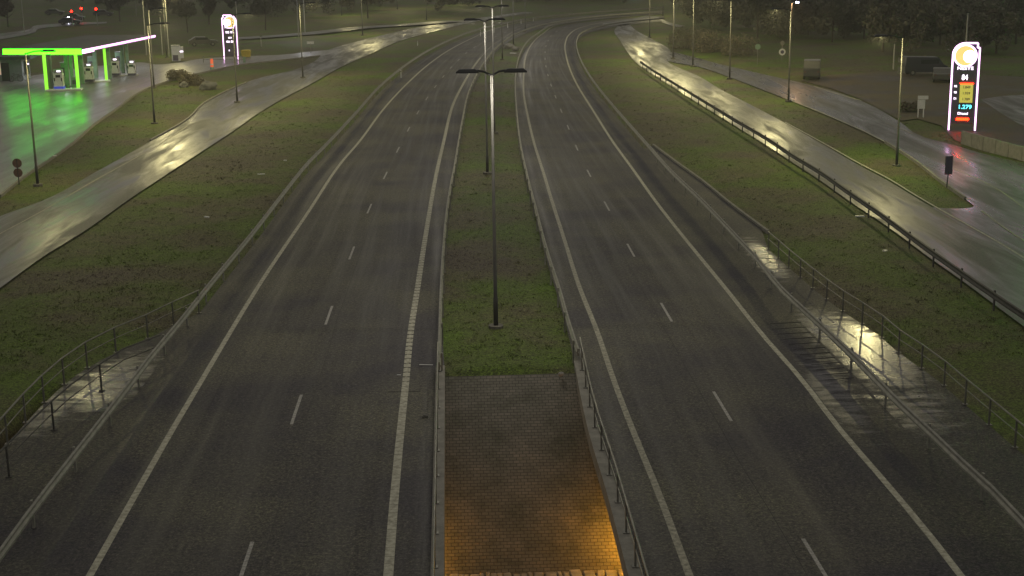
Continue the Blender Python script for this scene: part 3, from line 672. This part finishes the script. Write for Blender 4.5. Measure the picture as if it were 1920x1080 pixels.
def dispenser(px, py, label, blue=False, s=1.0):
    r_ = thing('fuel_pump', label, 'fuel pump'); place(r_, px, py, z=.16)
    MB().box((0, 0, .9*s), (1.0*s, .55, 1.5*s)).build('cabinet', M['white'], r_, bevel=.03)
    MB().box((0, 0, .12), (1.05*s, .6, .26)).build('plinth', M['blue' if blue else 'dark'], r_)
    MB().box((0, 0, 1.85*s), (.9*s, .5, .42)).build('top_box', M['grey'], r_, bevel=.02)
    MB().box((0, -.285, 1.35*s), (.5, .02, .28)).build('screen', M['glass'], r_); MB().box((.1, -.262, 1.88*s), (.4, .02, .16)).build('display', M['e_text'], r_)
    for x in (-.38, .38):
        MB().box((x, -.30, 1.0), (.12, .10, .34)).build('nozzle', M['black'], r_)
        MB().tube([(x*1.4, -.1, 1.5), (x*1.6, -.2, .8), (x*1.35, -.3, .35), (x*1.1, -.32, .9)], .02, 6).build('hose', M['rubber'], r_)
def island(x0, x1, py, label):
    a, b = G(x0, py), G(x1, py - 2); c = (a+b)/2
    o = MB().box((c.x, c.y + .5, .08), ((b-a).length, 1.5, .16), rz=math.atan2((b-a).y, (b-a).x)).build('pump_island', M['white'], bevel=.03); tag(o, label, 'pump island')
island(84, 152, 171, 'white-edged pump island in front, under the green-lit edge'); island(158, 205, 155, 'middle pump island under the white-lit canopy side'); island(208, 256, 143, 'rearmost pump island at the far end of the canopy')
dispenser(112, 166, 'white fuel pump with a blue plinth on the front island', True); dispenser(168, 152.5, 'white fuel pump on the middle island'); dispenser(217, 141, 'white fuel pump on the rear island, left one'); dispenser(248, 141, 'slim fuel pump at the right end of the rear island', s=.85)
for px, py, lb in ((123,157,'grey service box behind the blue-plinth pump'), (173,144,'grey service box behind the middle pump'), (224,133,'grey service box behind the rear pumps'), (142,165,'low bin with green-grey sides at the right end of the front island')):
    r_ = thing('service_cabinet', lb, 'cabinet'); place(r_, px, py, z=.02); hh = 1.1 if 'bin' in lb else 2.3
    MB().box((0, 0, hh/2), (.7, .5, hh)).build('body', M['greenpaint'], r_, bevel=.03); MB().box((0, 0, hh+.05), (.76, .56, .08)).build('lid', M['grey'], r_); MB().box((0, -.265, hh*.6), (.45, .02, hh*.4)).build('door', M['dark'], r_)
# kiosk at far left
p = G(22, 152); kk = thing('station_kiosk', 'low grey service building with a lit shop corner at the far left edge', 'building', (p.x, p.y, 0), .12)
MB().box((-3.2, 2.2, 1.25), (9, 4.4, 2.5)).build('wall', M['grey'], kk); MB().box((-3.0, 1.9, 2.72), (11.2, 6.4, .34)).build('roof', M['roof'], kk)
wd = MB().box((-2.1, -.02, 1.5), (2.0, .06, 1.5)).build('shop_window', M['e_shop'], kk)
for i in range(4): MB().box((-2.85 + i*.5, -.06, 1.5), (.06, .03, 1.5)).build('mullion', M['white'], wd)
MB().box((-.6, -.02, 1.05), (.9, .06, 2.1)).build('door', M['glass'], kk)
for px, py, lb in ((30,153,'dark bicycle parked by the grey kiosk wall, left one'), (40,151,'dark bicycle parked by the grey kiosk wall, right one')):
    r_ = thing('parked_bicycle', lb, 'bicycle'); place(r_, px, py, rz=.3)
    for x in (-.52, .52):
        MB().tube([(x + .33*math.cos(t*math.pi/8), 0, .34 + .33*math.sin(t*math.pi/8)) for t in range(17)], .03, 6, cap=False).build('wheel', M['rubber'], r_)
    MB().tube([(-.52, 0, .34), (-.15, 0, .8), (.35, 0, .85), (.52, 0, .34)], .03, 6).tube([(-.15, 0, .85), (0, 0, .32), (.35, 0, .8)], .03, 6).tube([(-.52, 0, .34), (0, 0, .32)], .02, 6).build('frame', M['steeldark'], r_)
    MB().tube([(.35, -.25, 1.0), (.35, .25, 1.0)], .02, 6).tube([(.35, 0, .8), (.35, 0, 1.0)], .02, 6).build('handlebar', M['steel'], r_); MB().box((-.18, 0, .93), (.26, .14, .07)).build('saddle', M['black'], r_, bevel=.02)
# blue box on the near forecourt lamp = info display on its own post
r_ = thing('display_post', 'dark blue display box on a post left of the front pump island', 'display'); place(r_, 53, 158)
MB().tube([(0, 0, 0), (0, 0, 1.2)], .05, 8).build('post', M['pole'], r_); MB().box((0, 0, 1.9), (.55, .3, 1.5)).build('box', M['dark'], r_, bevel=.03); MB().box((.2, -.16, 2.3), (.28, .02, .14)).build('lit_label', M['e_text'], r_)
# ------------------------------------------------------------------ price signs
def text(s_, size, mt, parent, loc, name='lettering', sx=1.0, ry=0):
    cu = bpy.data.curves.new(name, 'FONT'); cu.body = s_; cu.size = size; cu.align_x = 'CENTER'; cu.align_y = 'CENTER'; cu.extrude = .012; cu.offset = size*.018
    t = bpy.data.objects.new(name, cu); COL.objects.link(t); bpy.context.view_layer.update()
    me = bpy.data.meshes.new_from_object(t.evaluated_get(bpy.context.evaluated_depsgraph_get())); bpy.data.objects.remove(t)
    o = link(name, me, None, parent); me.materials.clear(); me.materials.append(M[mt]); o.location = loc; o.rotation_euler = (R(90), 0, 0); o.scale = (sx, 1, 1); return o
def totem(px, py, H, W, label, flip, full, rz):
    r_ = thing('price_sign', label, 'price sign'); place(r_, px, py, rz=rz); f = -1 if flip else 1
    w2 = W/2; rc = W*.46; cz = H - rc - .06
    prof = [(-w2, .55), (w2, .55), (w2, H - .35), (w2 - .16, H - .35), (w2 - .16, H)]
    for k in range(9):
        a = math.pi/2 + k*math.pi/16; prof.append((-w2 + rc + rc*math.cos(a), H - rc + rc*math.sin(a)))
    prof = [(x*f, z) for x, z in prof]
    MB().plate(prof, -.14, .14).build('panel', M['dark'], r_)
    for sx in (-1, 1):
        MB().box((sx*(w2 - .03), 0, .3), (.14, .30, .64)).build('leg', M['steeldark'], r_)
    b = .075   # light strip outline
    st_ = [(w2*f, .05), (w2*f, H - .35), ((w2-.16)*f, H - .35), ((w2-.16)*f, H)] + [p for p in prof[5:]] + [(-w2*f, .05)]
    mb = MB()
    for (xa, za), (xb, zb) in zip(st_, st_[1:]):
        mb.tube([(xa, -.15, za), (xb, -.15, zb)], b, 6)
    mb.build('light_strip', M['e_white'], r_)
    def disc(x, z, r, y, mt, nm):
        return MB().plate([(x + r*math.cos(2*math.pi*k/28), z + r*math.sin(2*math.pi*k/28)) for k in range(28)], y, y + .03).build(nm, M[mt], r_)
    disc(-.05*f, cz, rc*.98, -.185, 'e_white', 'logo_ring'); disc(-.05*f, cz, rc*.84, -.20, 'e_logo', 'logo_disc'); disc(.30*f*W/2.2, cz - .06, rc*.52, -.215, 'e_moon', 'logo_moon')
    if full:
        text('NESTE', .34, 'e_text', r_, (0, -.17, H*.715), sx=1.25)
        text('84', .58, 'e_text', r_, (0, -.17, H*.61), 'digits', sx=.8)
        MB().box((.17, -.16, H*.43), (W*.50, .04, H*.21)).build('price_panel', M['e_price'], r_)
        MB().box((.17, -.165, H*.545), (W*.5, .04, .05)).build('red_bar', M['e_orange'], r_)
        for k, s_ in enumerate(('95', '98', 'Di')): text(s_, .22, 'e_text', r_, (-w2*.66, -.17, H*(.51 - k*.07)), 'grade_label')
        for k, s_ in enumerate(('1.849', '1.939', '1.789')): text(s_, .26, 'dark', r_, (.17, -.19, H*(.50 - k*.068)), 'digits')
        MB().box((.1, -.155, H*.275), (W*.62, .02, .36)).build('cyan_panel', M['dark'], r_)
        text('1.279', .42, 'e_cyan', r_, (.12, -.18, H*.275), 'digits', sx=1.1)
        text('Diesel', .26, 'e_text', r_, (0, -.17, H*.20), sx=1.2)
        text('888888', .27, 'e_orange', r_, (0, -.17, H*.135), 'digits', sx=1.15)
    else:
        text('NESTE', .36, 'e_text', r_, (0, -.17, H*.73), sx=1.25); text('98 95', .42, 'e_text', r_, (0, -.17, H*.62), 'digits', sx=1.2)
        text('83', .3, 'e_text', r_, (0, -.17, H*.50), 'digits', sx=1.6); text('86 88', .38, 'e_text', r_, (0, -.17, H*.415), 'digits', sx=1.2); text('0', .3, 'e_text', r_, (-.2, -.17, H*.22), 'digits')
    return r_
totem(1803, 245, 6.75, 1.95, 'tall lit price sign on the right with coloured price rows', False, True, -.30)
totem(434, 113, 6.0, 1.85, 'lit white-framed price sign on the left behind the wet ramp', True, False, .12)

# ------------------------------------------------------------------ smaller things on the left
def simple(name, label, cat, px, py, parts, rz=0, z=0):
    r_ = thing(name, label, cat); place(r_, px, py, rz=rz, z=z)
    for nm, mb, mt in parts: mb.build(nm, M[mt], r_, bevel=.0)
    return r_
simple('utility_cabinet', 'white boxy equipment kiosk behind the grass left of the price sign', 'cabinet', 335, 114, [('body', MB().box((-.3, 0, 1.0), (1.1, 1.2, 2.0)).box((.45, .2, 1.1), (.5, .9, 1.5)), 'white'), ('roof', MB().box((-.3, 0, 2.05), (1.2, 1.3, .1)), 'grey'), ('door', MB().box((-.35, -.62, .45), (.7, .03, .75)), 'dark'), ('lit_strip', MB().box((.45, -.27, 1.25), (.45, .04, .16)), 'e_text')], .2)
simple('traffic_bollard', 'glowing orange bollard with a green foot at the crossing island', 'bollard', 398, 130, [('body', MB().tube([(0, 0, .3), (0, 0, 1.3)], [.2, .17], 10), 'orange'), ('foot', MB().tube([(0, 0, 0), (0, 0, .3)], [.28, .24], 10), 'greenpaint'), ('band', MB().tube([(0, 0, .55), (0, 0, .7)], [.205, .20], 10), 'white')])
simple('grit_bin', 'yellow grit bin right of the left price sign', 'grit bin', 462, 107, [('bin', MB().box((0, 0, .45), (1.1, .8, .8), taper=1.15), 'yellow'), ('lid', MB().box((0, -.04, .93), (1.3, 1.0, .14), taper=.8), 'yellow')])
simple('crossing_railing', 'low pale railing beside the orange bollard and price sign', 'railing', 425, 117, [('rail', MB().tube([(-3.2, .6, .8), (0, .2, .75), (2.4, -.2, .7)], .05, 6).tube([(-3.2, .6, .4), (2.4, -.2, .35)], .035, 6), 'concrete'), ('post', MB().box((-3.2, .6, .4), (.08, .08, .8)), 'steel'), ('post', MB().box((-.2, .2, .38), (.08, .08, .76)), 'steel'), ('post', MB().box((2.4, -.2, .35), (.3, .3, .7)), 'greenpaint')])
simple('road_sign', 'pair of round dark signs seen from behind on one post at the left edge', 'road sign', 36, 347, [('post', MB().tube([(0, 0, 0), (0, 0, 1.7)], .035, 8), 'steeldark'), ('sign_disc', MB().tube([(0, -.02, 1.42), (0, .02, 1.42)], .30, 20), 'brown'), ('sign_disc', MB().tube([(0, -.02, .80), (0, .02, .80)], .29, 20), 'brown')])
simple('road_sign', 'pale oblong sign on the dark island of the left ramp', 'road sign', 583, 100, [('post', MB().tube([(0, 0, 0), (0, 0, 1.4)], .04, 6), 'steel'), ('sign_plate', MB().box((0, 0, 1.5), (1.0, .05, .35)), 'white')])
def boulder(px, py, s, label, mt='rock', name='boulder', cat='boulder', fl=.7):
    bm = bmesh.new(); bmesh.ops.create_icosphere(bm, subdivisions=3, radius=1)
    sd = random.random()*90
    for v in bm.verts:
        n_ = noise.noise(v.co*1.3 + Vector((sd, 0, 0)))*.35 + noise.noise(v.co*4 + Vector((sd, 0, 0)))*.10; v.co *= (1 + n_); v.co.z *= fl
    me = bpy.data.meshes.new(name); bm.to_mesh(me); bm.free(); o = link(name, me, M[mt]); p = G(px, py); o.location = (p.x, p.y, s*.3); o.scale = (s, s*.8, s); o.rotation_euler.z = random.random()*3
    return tag(o, label, cat)
boulder(392, 168, .95, 'pale boulder at the foot of the brush left of the ramp'); boulder(378, 158, .7, 'smaller grey boulder behind the pale one'); boulder(345, 164, .6, 'low grey boulder at the left end of the rubble'); boulder(954, 91, .75, 'bright white stone block in the median between the far carriageways', 'rubble')
boulder(966, 95, .6, 'dull stone beside the bright white block in the median', 'rubble'); boulder(797, 782, .10, 'small stone on the shoulder left of the median railing'); boulder(1052, 703, .11, 'pale pebble at the end of the median grass', 'rubble')
def lying(px, py, L, rz, label, name='lying_plank', cat='plank', mt='white', w_=.12, h=.06):
    o = MB().box((0, 0, 0), (L, w_, h)).build(name, M[mt], bevel=.01); p = G(px, py); o.location = (p.x, p.y, .16 if h > .03 else .02); o.rotation_euler = (0, R(2), rz); return tag(o, label, cat)
lying(1612, 411, .5, .05, 'white plank lying on the right bank below the ramp guardrail'); lying(1659, 476, .25, .7, 'short pale scrap on the right bank nearest the ramp'); lying(490, 331, .5, .5, 'thin pale stick on the left bank')
lying(535, 305, .22, .2, 'small white scrap on the left bank above the stick', 'litter', 'litter'); lying(799, 685, .5, .0, 'pale strip lying on the shoulder left of the median railing', w_=.05, h=.02); lying(748, 704, .15, 0, 'tiny pale chip on the lane edge left of the rumble line', 'litter', 'litter', w_=.05, h=.02); lying(962, 102, .9, 0, 'pale flat strip in front of the white block in the median', w_=.3)
lying(388, 412, .28, -.3, 'pale twig on the left bank above the flared railing', 'litter', 'litter'); lying(103, 296, .25, .4, 'bright scrap on the kerb of the green-lit forecourt', 'litter', 'litter')
# delineators
dl = thing('delineator_post', 'x', 'delineator', group='white delineator posts along the left carriageway')
MB().box((0, 0, .5), (.12, .08, 1.0)).build('post', M['white'], dl); MB().box((0, -.042, .8), (.08, .012, .18)).build('reflector', M['black'], dl)
for i, (px, py, sc, lb) in enumerate(((927,61,1.25,'tallest white delineator, right of the second median lamp'), (901,68,1.0,'white delineator just left of the second median lamp'), (952,52,.9,'white delineator right of the tallest one'), (977,45,.8,'white delineator nearest the far bend'), (1000,40,.7,'faint farthest delineator at the bend'), (752,146,.9,'white delineator on the shoulder inside the left guardrail'), (783,86,.7,'white delineator outside the left guardrail'))):
    c = dl if i == 0 else copy_tree(dl); place(c, px, py, label=lb); c.scale = (1, 1, sc)

# ------------------------------------------------------------------ right side
simple('small_sign', 'small dark rectangular sign on a post at the tip of the right grass strip', 'road sign', 1775, 352, [('post', MB().tube([(0, 0, 0), (.05, 0, 1.0)], .035, 8), 'steeldark'), ('sign_plate', MB().box((.07, 0, 1.35), (.42, .05, 1.05)), 'dark'), ('frame', MB().box((.07, .03, 1.35), (.48, .03, 1.11)), 'steeldark')], .15)
simple('info_board', 'white two-panel notice board on two legs left of the right price sign', 'notice board', 1726, 220, [('leg', MB().box((-.22, 0, .4), (.08, .08, .8)), 'white'), ('leg', MB().box((.22, 0, .6), (.08, .08, 1.2)), 'white'), ('board', MB().box((0, -.03, 1.1), (.62, .05, .75)), 'white'), ('top_board', MB().box((.12, -.03, 1.66), (.85, .05, .3)), 'white')], -.1)
simple('road_sign', 'two stacked oblong signs beside the second right lamp post', 'road sign', 1688, 160, [('post', MB().tube([(0, 0, 0), (0, 0, 2.9)], .05, 8), 'steel'), ('sign_plate', MB().box((0, -.05, 2.6), (.7, .05, .5)), 'concrete'), ('sign_plate', MB().box((0, -.05, 1.6), (.7, .05, .6)), 'concrete')])
simple('road_sign', 'ring-shaped round sign under a smaller one beside the right mast', 'road sign', 1466, 114, [('post', MB().tube([(0, 0, 0), (0, 0, 2.4)], .04, 8), 'steel'), ('sign_disc', MB().tube([(0, -.08, 1.1), (0, -.04, 1.1)], .42, 20), 'white'), ('sign_face', MB().tube([(0, -.10, 1.1), (0, -.085, 1.1)], .22, 16), 'dark'), ('sign_disc', MB().tube([(0, -.08, 2.2), (0, -.04, 2.2)], .28, 20), 'concrete')])
simple('road_sign', 'faint round green-grey sign at the left end of the orange-lit road', 'road sign', 1420, 122, [('post', MB().tube([(0, 0, 0), (0, 0, 2.2)], .04, 8), 'steel'), ('sign_disc', MB().tube([(0, -.08, 2.2), (0, -.04, 2.2)], .34, 20), 'greenpaint')])
simple('hydrant', 'small yellowish pillar behind the parked van left of the right price sign', 'hydrant', 1733, 122, [('body', MB().tube([(0, 0, 0), (0, 0, .9), (0, 0, 1.1)], [.24, .22, .1], 10), 'yellow'), ('cap', MB().box((0, 0, .75), (.7, .14, .14)), 'yellow')])
# retaining wall of concrete planks
wp = path([(1803,268),(1840,279),(1880,290),(1925,302),(1990,322)])
rw = thing('retaining_wall', 'low concrete plank wall in front of the right price sign', 'retaining wall', (wp[0].x, wp[0].y, 0))
Q = [q - wp[0] for q in resample(wp, step=1.6)]
for i, (a, b) in enumerate(zip(Q, Q[1:])):
    c = (a+b)/2; t = b - a; MB().box((c.x, c.y, .42), (t.length - .05, .14, .98 + random.uniform(-.04, .04)), rz=math.atan2(t.y, t.x)).build('panel', M['concrete'], rw)
# parked vehicles
def vehicle(name, label, cat, px, py, rz, mt, van=False, L=4.4, taillit=False):
    r_ = thing(name, label, cat); place(r_, px, py, rz=rz); W = 1.75
    if van: pr = [(-L/2, .35), (L/2, .35), (L/2, .95), (L/2-.5, 1.15), (L/2-1.1, 1.95), (-L/2+.1, 2.05), (-L/2, 1.2)]
    else: pr = [(-L/2, .35), (L/2, .35), (L/2, .72), (L/2-.2, .84), (L/2-1.1, .92), (L/2-1.8, 1.40), (-L/2+1.0, 1.44), (-L/2+.25, .98), (-L/2, .9)]
    MB().plate(pr, -W/2, W/2).build('body', M[mt], r_, bevel=.04)
    z0, z1 = (1.2, 1.75) if van else (.96, 1.34)
    for s_ in (-1, 1): MB().box(((.35 if van else -.25), s_*(W/2 + .004), (z0+z1)/2), (L*.42, .02, (z1-z0)*.85)).build('side_window', M['glass'], r_)
    for x in (-L*.32, L*.32):
        for s_ in (-1, 1): 
            w_ = MB().tube([(x, s_*(W/2 - .16), .32), (x, s_*(W/2 + .02), .32)], .32, 14).build('wheel', M['rubber'], r_); MB().tube([(x, s_*(W/2 + .02), .32), (x, s_*(W/2 + .03), .32)], .18, 10).build('rim', M['steel'], w_)
    for s_ in (-1, 1): MB().box((L/2 - .02, s_*.65, .7), (.06, .3, .14)).build('headlight', M['white'], r_); MB().box((-L/2 + .01, s_*.68, .85), (.06, .2, .18)).build('taillight', M['brown'], r_)
vehicle('parked_van', 'pale van parked beside the orange-lit road on the right', 'van', 1522, 146, 1.35, 'carw', True, 4.6)
vehicle('parked_van', 'dim van parked left of the right price sign', 'van', 1732, 140, .05, 'card', True, 4.8)
vehicle('parked_car', 'pale car parked right of the dim van by the price sign', 'car', 1765, 152, 1.3, 'carw')
vehicle('parked_car', 'pale car parked left of the red signals at the top', 'car', 103, 28, .1, 'carw'); vehicle('parked_car', 'silver car parked below the middle red signal', 'car', 140, 38, .1, 'carw'); vehicle('parked_car', 'silver car right of the brightest red signal', 'car', 194, 30, .0, 'carw'); vehicle('parked_car', 'pale car seen behind the field left of the left price sign', 'car', 381, 86, .3, 'carw')
vehicle('parked_car', 'dull car parked at the bottom row of the top-left car park', 'car', 132, 46, .1, 'card')
def signal(px, py, H, label):
    r_ = thing('traffic_signal', label, 'traffic signal'); place(r_, px, py)
    MB().tube([(0, 0, 0), (0, 0, H)], .07, 8).build('pole', M['pole'], r_); MB().box((0, -.05, H + .1), (.42, .3, 1.1)).build('signal_head', M['head'], r_); MB().tube([(0, -.21, H + .42), (0, -.25, H + .42)], .22, 14).build('red_light', M['e_red'], r_)
signal(137, 50, 2.6, 'left red traffic signal over the car park'); signal(155, 40, 2.3, 'small middle red traffic signal'); signal(183, 48, 2.9, 'rightmost and brightest red traffic signal')
r_ = simple('light_bollard', 'small post with a white light below the left red signal', 'lamp', 129, 42, [('post', MB().tube([(0, 0, 0), (0, 0, .8)], .06, 8), 'pole'), ('lamp_globe', MB().tube([(0, 0, .8), (0, 0, 1.2)], [.2, .16], 10), 'e_lamp')])
# far lit building at the top edge
p = G(1150, 1); fb = thing('commercial_building', 'dark building with warm windows and a pale blue lit sign at the top edge', 'building', (p.x, p.y + 6, 0), -.05)
MB().box((0, 6, 4), (52, 12, 8)).build('wall', M['concdark'], fb); MB().box((0, 6, 8.1), (53, 13, .3)).build('roof', M['roof'], fb)
for x in (-19, -13.5, -12, -8, -6.5, -2, 13, 15, 17): MB().box((x, -.04, 1.6), (.6, .06, 1.8)).build('window', M['e_warm'], fb)
MB().box((6, -.1, 1.6), (4.6, .2, 1.6)).build('lit_sign', M['e_blue'], fb)
# unseen canopy added past the right edge to put green light on the wet road
c0 = G(1995, 330); cn = thing('station_canopy', 'added green-edged canopy, unseen beyond the right edge, lighting the wet road green', 'canopy', (c0.x, c0.y, 0), -.3)
MB().box((6, 3.5, 4.15), (12, 7, .35)).build('roof', M['roof'], cn); MB().box((6, -.07, 4.15), (12, .12, .6)).build('green_fascia', M['e_green'], cn); MB().box((-.07, 3.5, 4.15), (.12, 7, .6)).build('green_fascia', M['e_green'], cn)
for x, y in ((1.5, 1.2), (10.5, 1.2), (1.5, 5.8), (10.5, 5.8)): MB().box((x, y, 1.98), (.35, .35, 3.96)).build('pillar', M['greenpaint'], cn)

# ------------------------------------------------------------------ vegetation
def crown(npts, rad, hgt, z0, s, seed, up_=0.0):
    g = np.random.default_rng(seed); nb = max(5, int(rad*2.5)); cs = g.normal(size=(nb, 3)); cs /= np.linalg.norm(cs, axis=1)[:, None]
    cs = cs*g.uniform(.3, .8, (nb, 1))*np.array([rad, rad, hgt/2]) + np.array([0, 0, z0 + hgt/2]); V = []; Fc = []
    pk = g.integers(0, nb, npts); d = g.normal(size=(npts, 3)); d /= np.linalg.norm(d, axis=1)[:, None]
    P = cs[pk] + d*g.uniform(.25, 1, (npts, 1))**.5*rad*.42
    P[:, 2] = np.maximum(P[:, 2], .1)
    A = g.normal(size=(npts, 3)); A /= np.linalg.norm(A, axis=1)[:, None]; B = np.cross(A, g.normal(size=(npts, 3))); B /= np.linalg.norm(B, axis=1)[:, None]
    sz = g.uniform(.5, 1.3, (npts, 1))*s
    return np.stack([P - A*sz, P + B*sz*.5, P + A*sz, P - B*sz*.5], 1)
def quads(name, Q, mt, parent=None):
    Q = Q.reshape(-1, 3); me = bpy.data.meshes.new(name); n = len(Q)//4
    me.from_pydata(Q.tolist(), [], np.arange(n*4).reshape(n, 4).tolist()); return link(name, me, mt, parent)
def trunk_mb(h, seed, r=.16):
    g = random.Random(seed); mb = MB(); mb.tube([(0, 0, -.2), (g.uniform(-.1, .1), g.uniform(-.1, .1), h*.4), (g.uniform(-.2, .2), g.uniform(-.2, .2), h*.85)], [r, r*.7, r*.2], 7)
    for k in range(7):
        z = h*g.uniform(.25, .7); a = g.uniform(0, 6.28); L = h*g.uniform(.18, .35); mb.tube([(0, 0, z), (math.cos(a)*L*.5, math.sin(a)*L*.5, z + L*.35), (math.cos(a)*L, math.sin(a)*L, z + L*.8)], [r*.4, r*.25, .02], 5)
    return mb
tv = []
for k, (h, rad, mt) in enumerate(((7.5, 2.4, 'leaf'), (6.0, 2.2, 'twig'), (8.5, 2.6, 'leaf'))):
    t = thing('tree', 'x', 'tree'); trunk_mb(h, k).build('trunk', M['bark'], t); quads('crown', crown(2600, rad, h*.75, h*.28, .17, k+5), M[mt], t); tv.append(t)
TREES = [(1560,80,'dark tree behind the parked van, left one'),(1620,72,'dark tree behind the parked van, right one'),(1655,96,'tree left of the two stacked oblong signs'),(1762,84,'tree between the dim van and the right price sign'),(1868,100,'tree right of the top of the right price sign'),(1905,82,'tree at the top right corner'),
 (1420,72,'tree above the faint round sign'),(1515,66,'tree right of the bright mast'),(225,40,'tree right of the red signals'),(352,62,'tree above the white equipment kiosk'),(392,48,'tree left of the left price sign'),(498,56,'tree right of the left price sign'),(690,34,'tree beyond the far left ramp lamp'),(15,50,'tree left of the bluish lamp at the top left')]
used = set()
for i, (px, py, lb) in enumerate(TREES):
    k = i % 3; c = tv[k] if k not in used else copy_tree(tv[k]); used.add(k); place(c, px, py, rz=i*1.7, label=lb); s_ = .8 + .35*random.random(); c.scale = (s_, s_, s_)
# brush: bushes one can count near the ramps
bu = []
for i, (px, py, rad, h, lb) in enumerate(((362,160,2.2,1.1,'grey leafless bush among the boulders left of the ramp'), (340,150,1.6,.9,'small brushy clump behind the low grey boulder'), (1290,92,4.2,2.2,'wide brown bush on the mound beyond the right merge'), (1335,98,4.0,2.4,'brown bush on the mound, middle one'), (1385,104,3.6,2.0,'brown bush at the right end of the mound'), (1700,208,1.2,.6,'low bush on the grass left of the notice board'))):
    o = quads('bush', crown(int(1500 + rad*700), rad, h, .05, .10, 40+i), M['twig']); p = G(px, py); o.location = (p.x, p.y, 0); tag(o, lb, 'bush')
# far woods read as one mass each
def wood(spots, seed, name='far_wood', mt='leaf', hh=(5, 9)):
    g = np.random.default_rng(seed); Qs = []
    for x0, x1, y0, y1, n in spots:
        for k in range(n):
            p = G(g.uniform(x0, x1), g.uniform(y0, y1)); h = g.uniform(*hh); q = crown(900, h*.40, h*.97, h*.02, .27, int(g.integers(1e6))); q[:, :, 0] += p.x; q[:, :, 1] += p.y; Qs.append(q)
    return tag(quads(name, np.concatenate(Qs), M[mt]), kind='stuff')
wood([(1420,1640,30,84,46), (1640,1960,20,104,80), (1290,1440,18,60,26)], 1)
wood([(200,420,12,34,18), (430,620,14,44,20), (640,900,6,26,22), (-60,200,4,12,16)], 2)
wood([(960,1250,-2,8,16), (1250,1400,5,20,12)], 3, hh=(4, 7))
# grass tufts
NT = 110000
tY = 34 + 150*rng.random(NT)**1.5; tX = (rng.random(NT) - .5)*2*(tY*.42 + 3)
keep = np.ones(NT, bool)
for P in allpoly: keep &= ~pip(tX, tY, P[::2] if len(P) > 60 else P)
tv_ = tX*dv.x + tY*dv.y; keep &= tv_ > v_top + .4
tX, tY = tX[keep], tY[keep]; n = len(tX)
dd = np.full(n, 9.0)
for P in allpoly: dd = np.minimum(dd, pdist(tX, tY, P[::3]))
tZ = -.09 + np.clip(dd/2.2, 0, 1)*(.10 + .10*soft(tX, tY)); Q = []
for k in range(3):
    a = rng.uniform(0, 6.28, n); h = rng.uniform(.02, .07, n); wd_ = rng.uniform(.010, .022, n)
    ox = tX + rng.normal(0, .06, n); oy = tY + rng.normal(0, .06, n); lx = rng.normal(0, .05, n); ly = rng.normal(0, .05, n)
    b1 = np.stack([ox - wd_*np.cos(a), oy - wd_*np.sin(a), tZ - .02], -1); b2 = np.stack([ox + wd_*np.cos(a), oy + wd_*np.sin(a), tZ - .02], -1)
    c1 = np.stack([ox + lx, oy + ly, tZ + h], -1); Q.append(np.stack([b1, b2, c1], 1))
kw = rng.random(n) < .02*(1 + 1.5*(soft(tX*.9, tY*.9) > .35)); kx, ky, kz = tX[kw], tY[kw], tZ[kw]
for k in range(9):
    m_ = len(kx); a = rng.uniform(0, 6.28, m_); h = rng.uniform(.04, .13, m_); wd_ = .018; ox = kx + rng.normal(0, .09, m_); oy = ky + rng.normal(0, .09, m_)
    Q.append(np.stack([np.stack([ox - wd_*np.cos(a), oy - wd_*np.sin(a), kz], -1), np.stack([ox + wd_*np.cos(a), oy + wd_*np.sin(a), kz], -1), np.stack([ox + rng.normal(0, .1, m_), oy + rng.normal(0, .1, m_), kz + h], -1)], 1))
Q = np.concatenate(Q).reshape(-1, 3); me = bpy.data.meshes.new('grass'); me.from_pydata(Q.tolist(), [], np.arange(len(Q)).reshape(-1, 3).tolist())
tag(link('grass', me, M['blade']), 'rough green and brown grass on the median and banks', 'grass', kind='stuff')

# ------------------------------------------------------------------ damp night air
hz = bpy.data.materials.new('haze_air'); hz.use_nodes = True; ht = hz.node_tree; ht.nodes.remove(ht.nodes['Principled BSDF'])
pv = ht.nodes.new('ShaderNodeVolumePrincipled'); pv.inputs['Color'].default_value = (.92, .93, .88, 1); pv.inputs['Density'].default_value = HAZE; pv.inputs['Anisotropy'].default_value = .3
ht.links.new(pv.outputs['Volume'], [n for n in ht.nodes if n.type == 'OUTPUT_MATERIAL'][0].inputs['Volume'])
tag(MB().box((0, 1720, 4.75), (34000, 3640, 22.5)).build('haze', hz), kind='stuff')
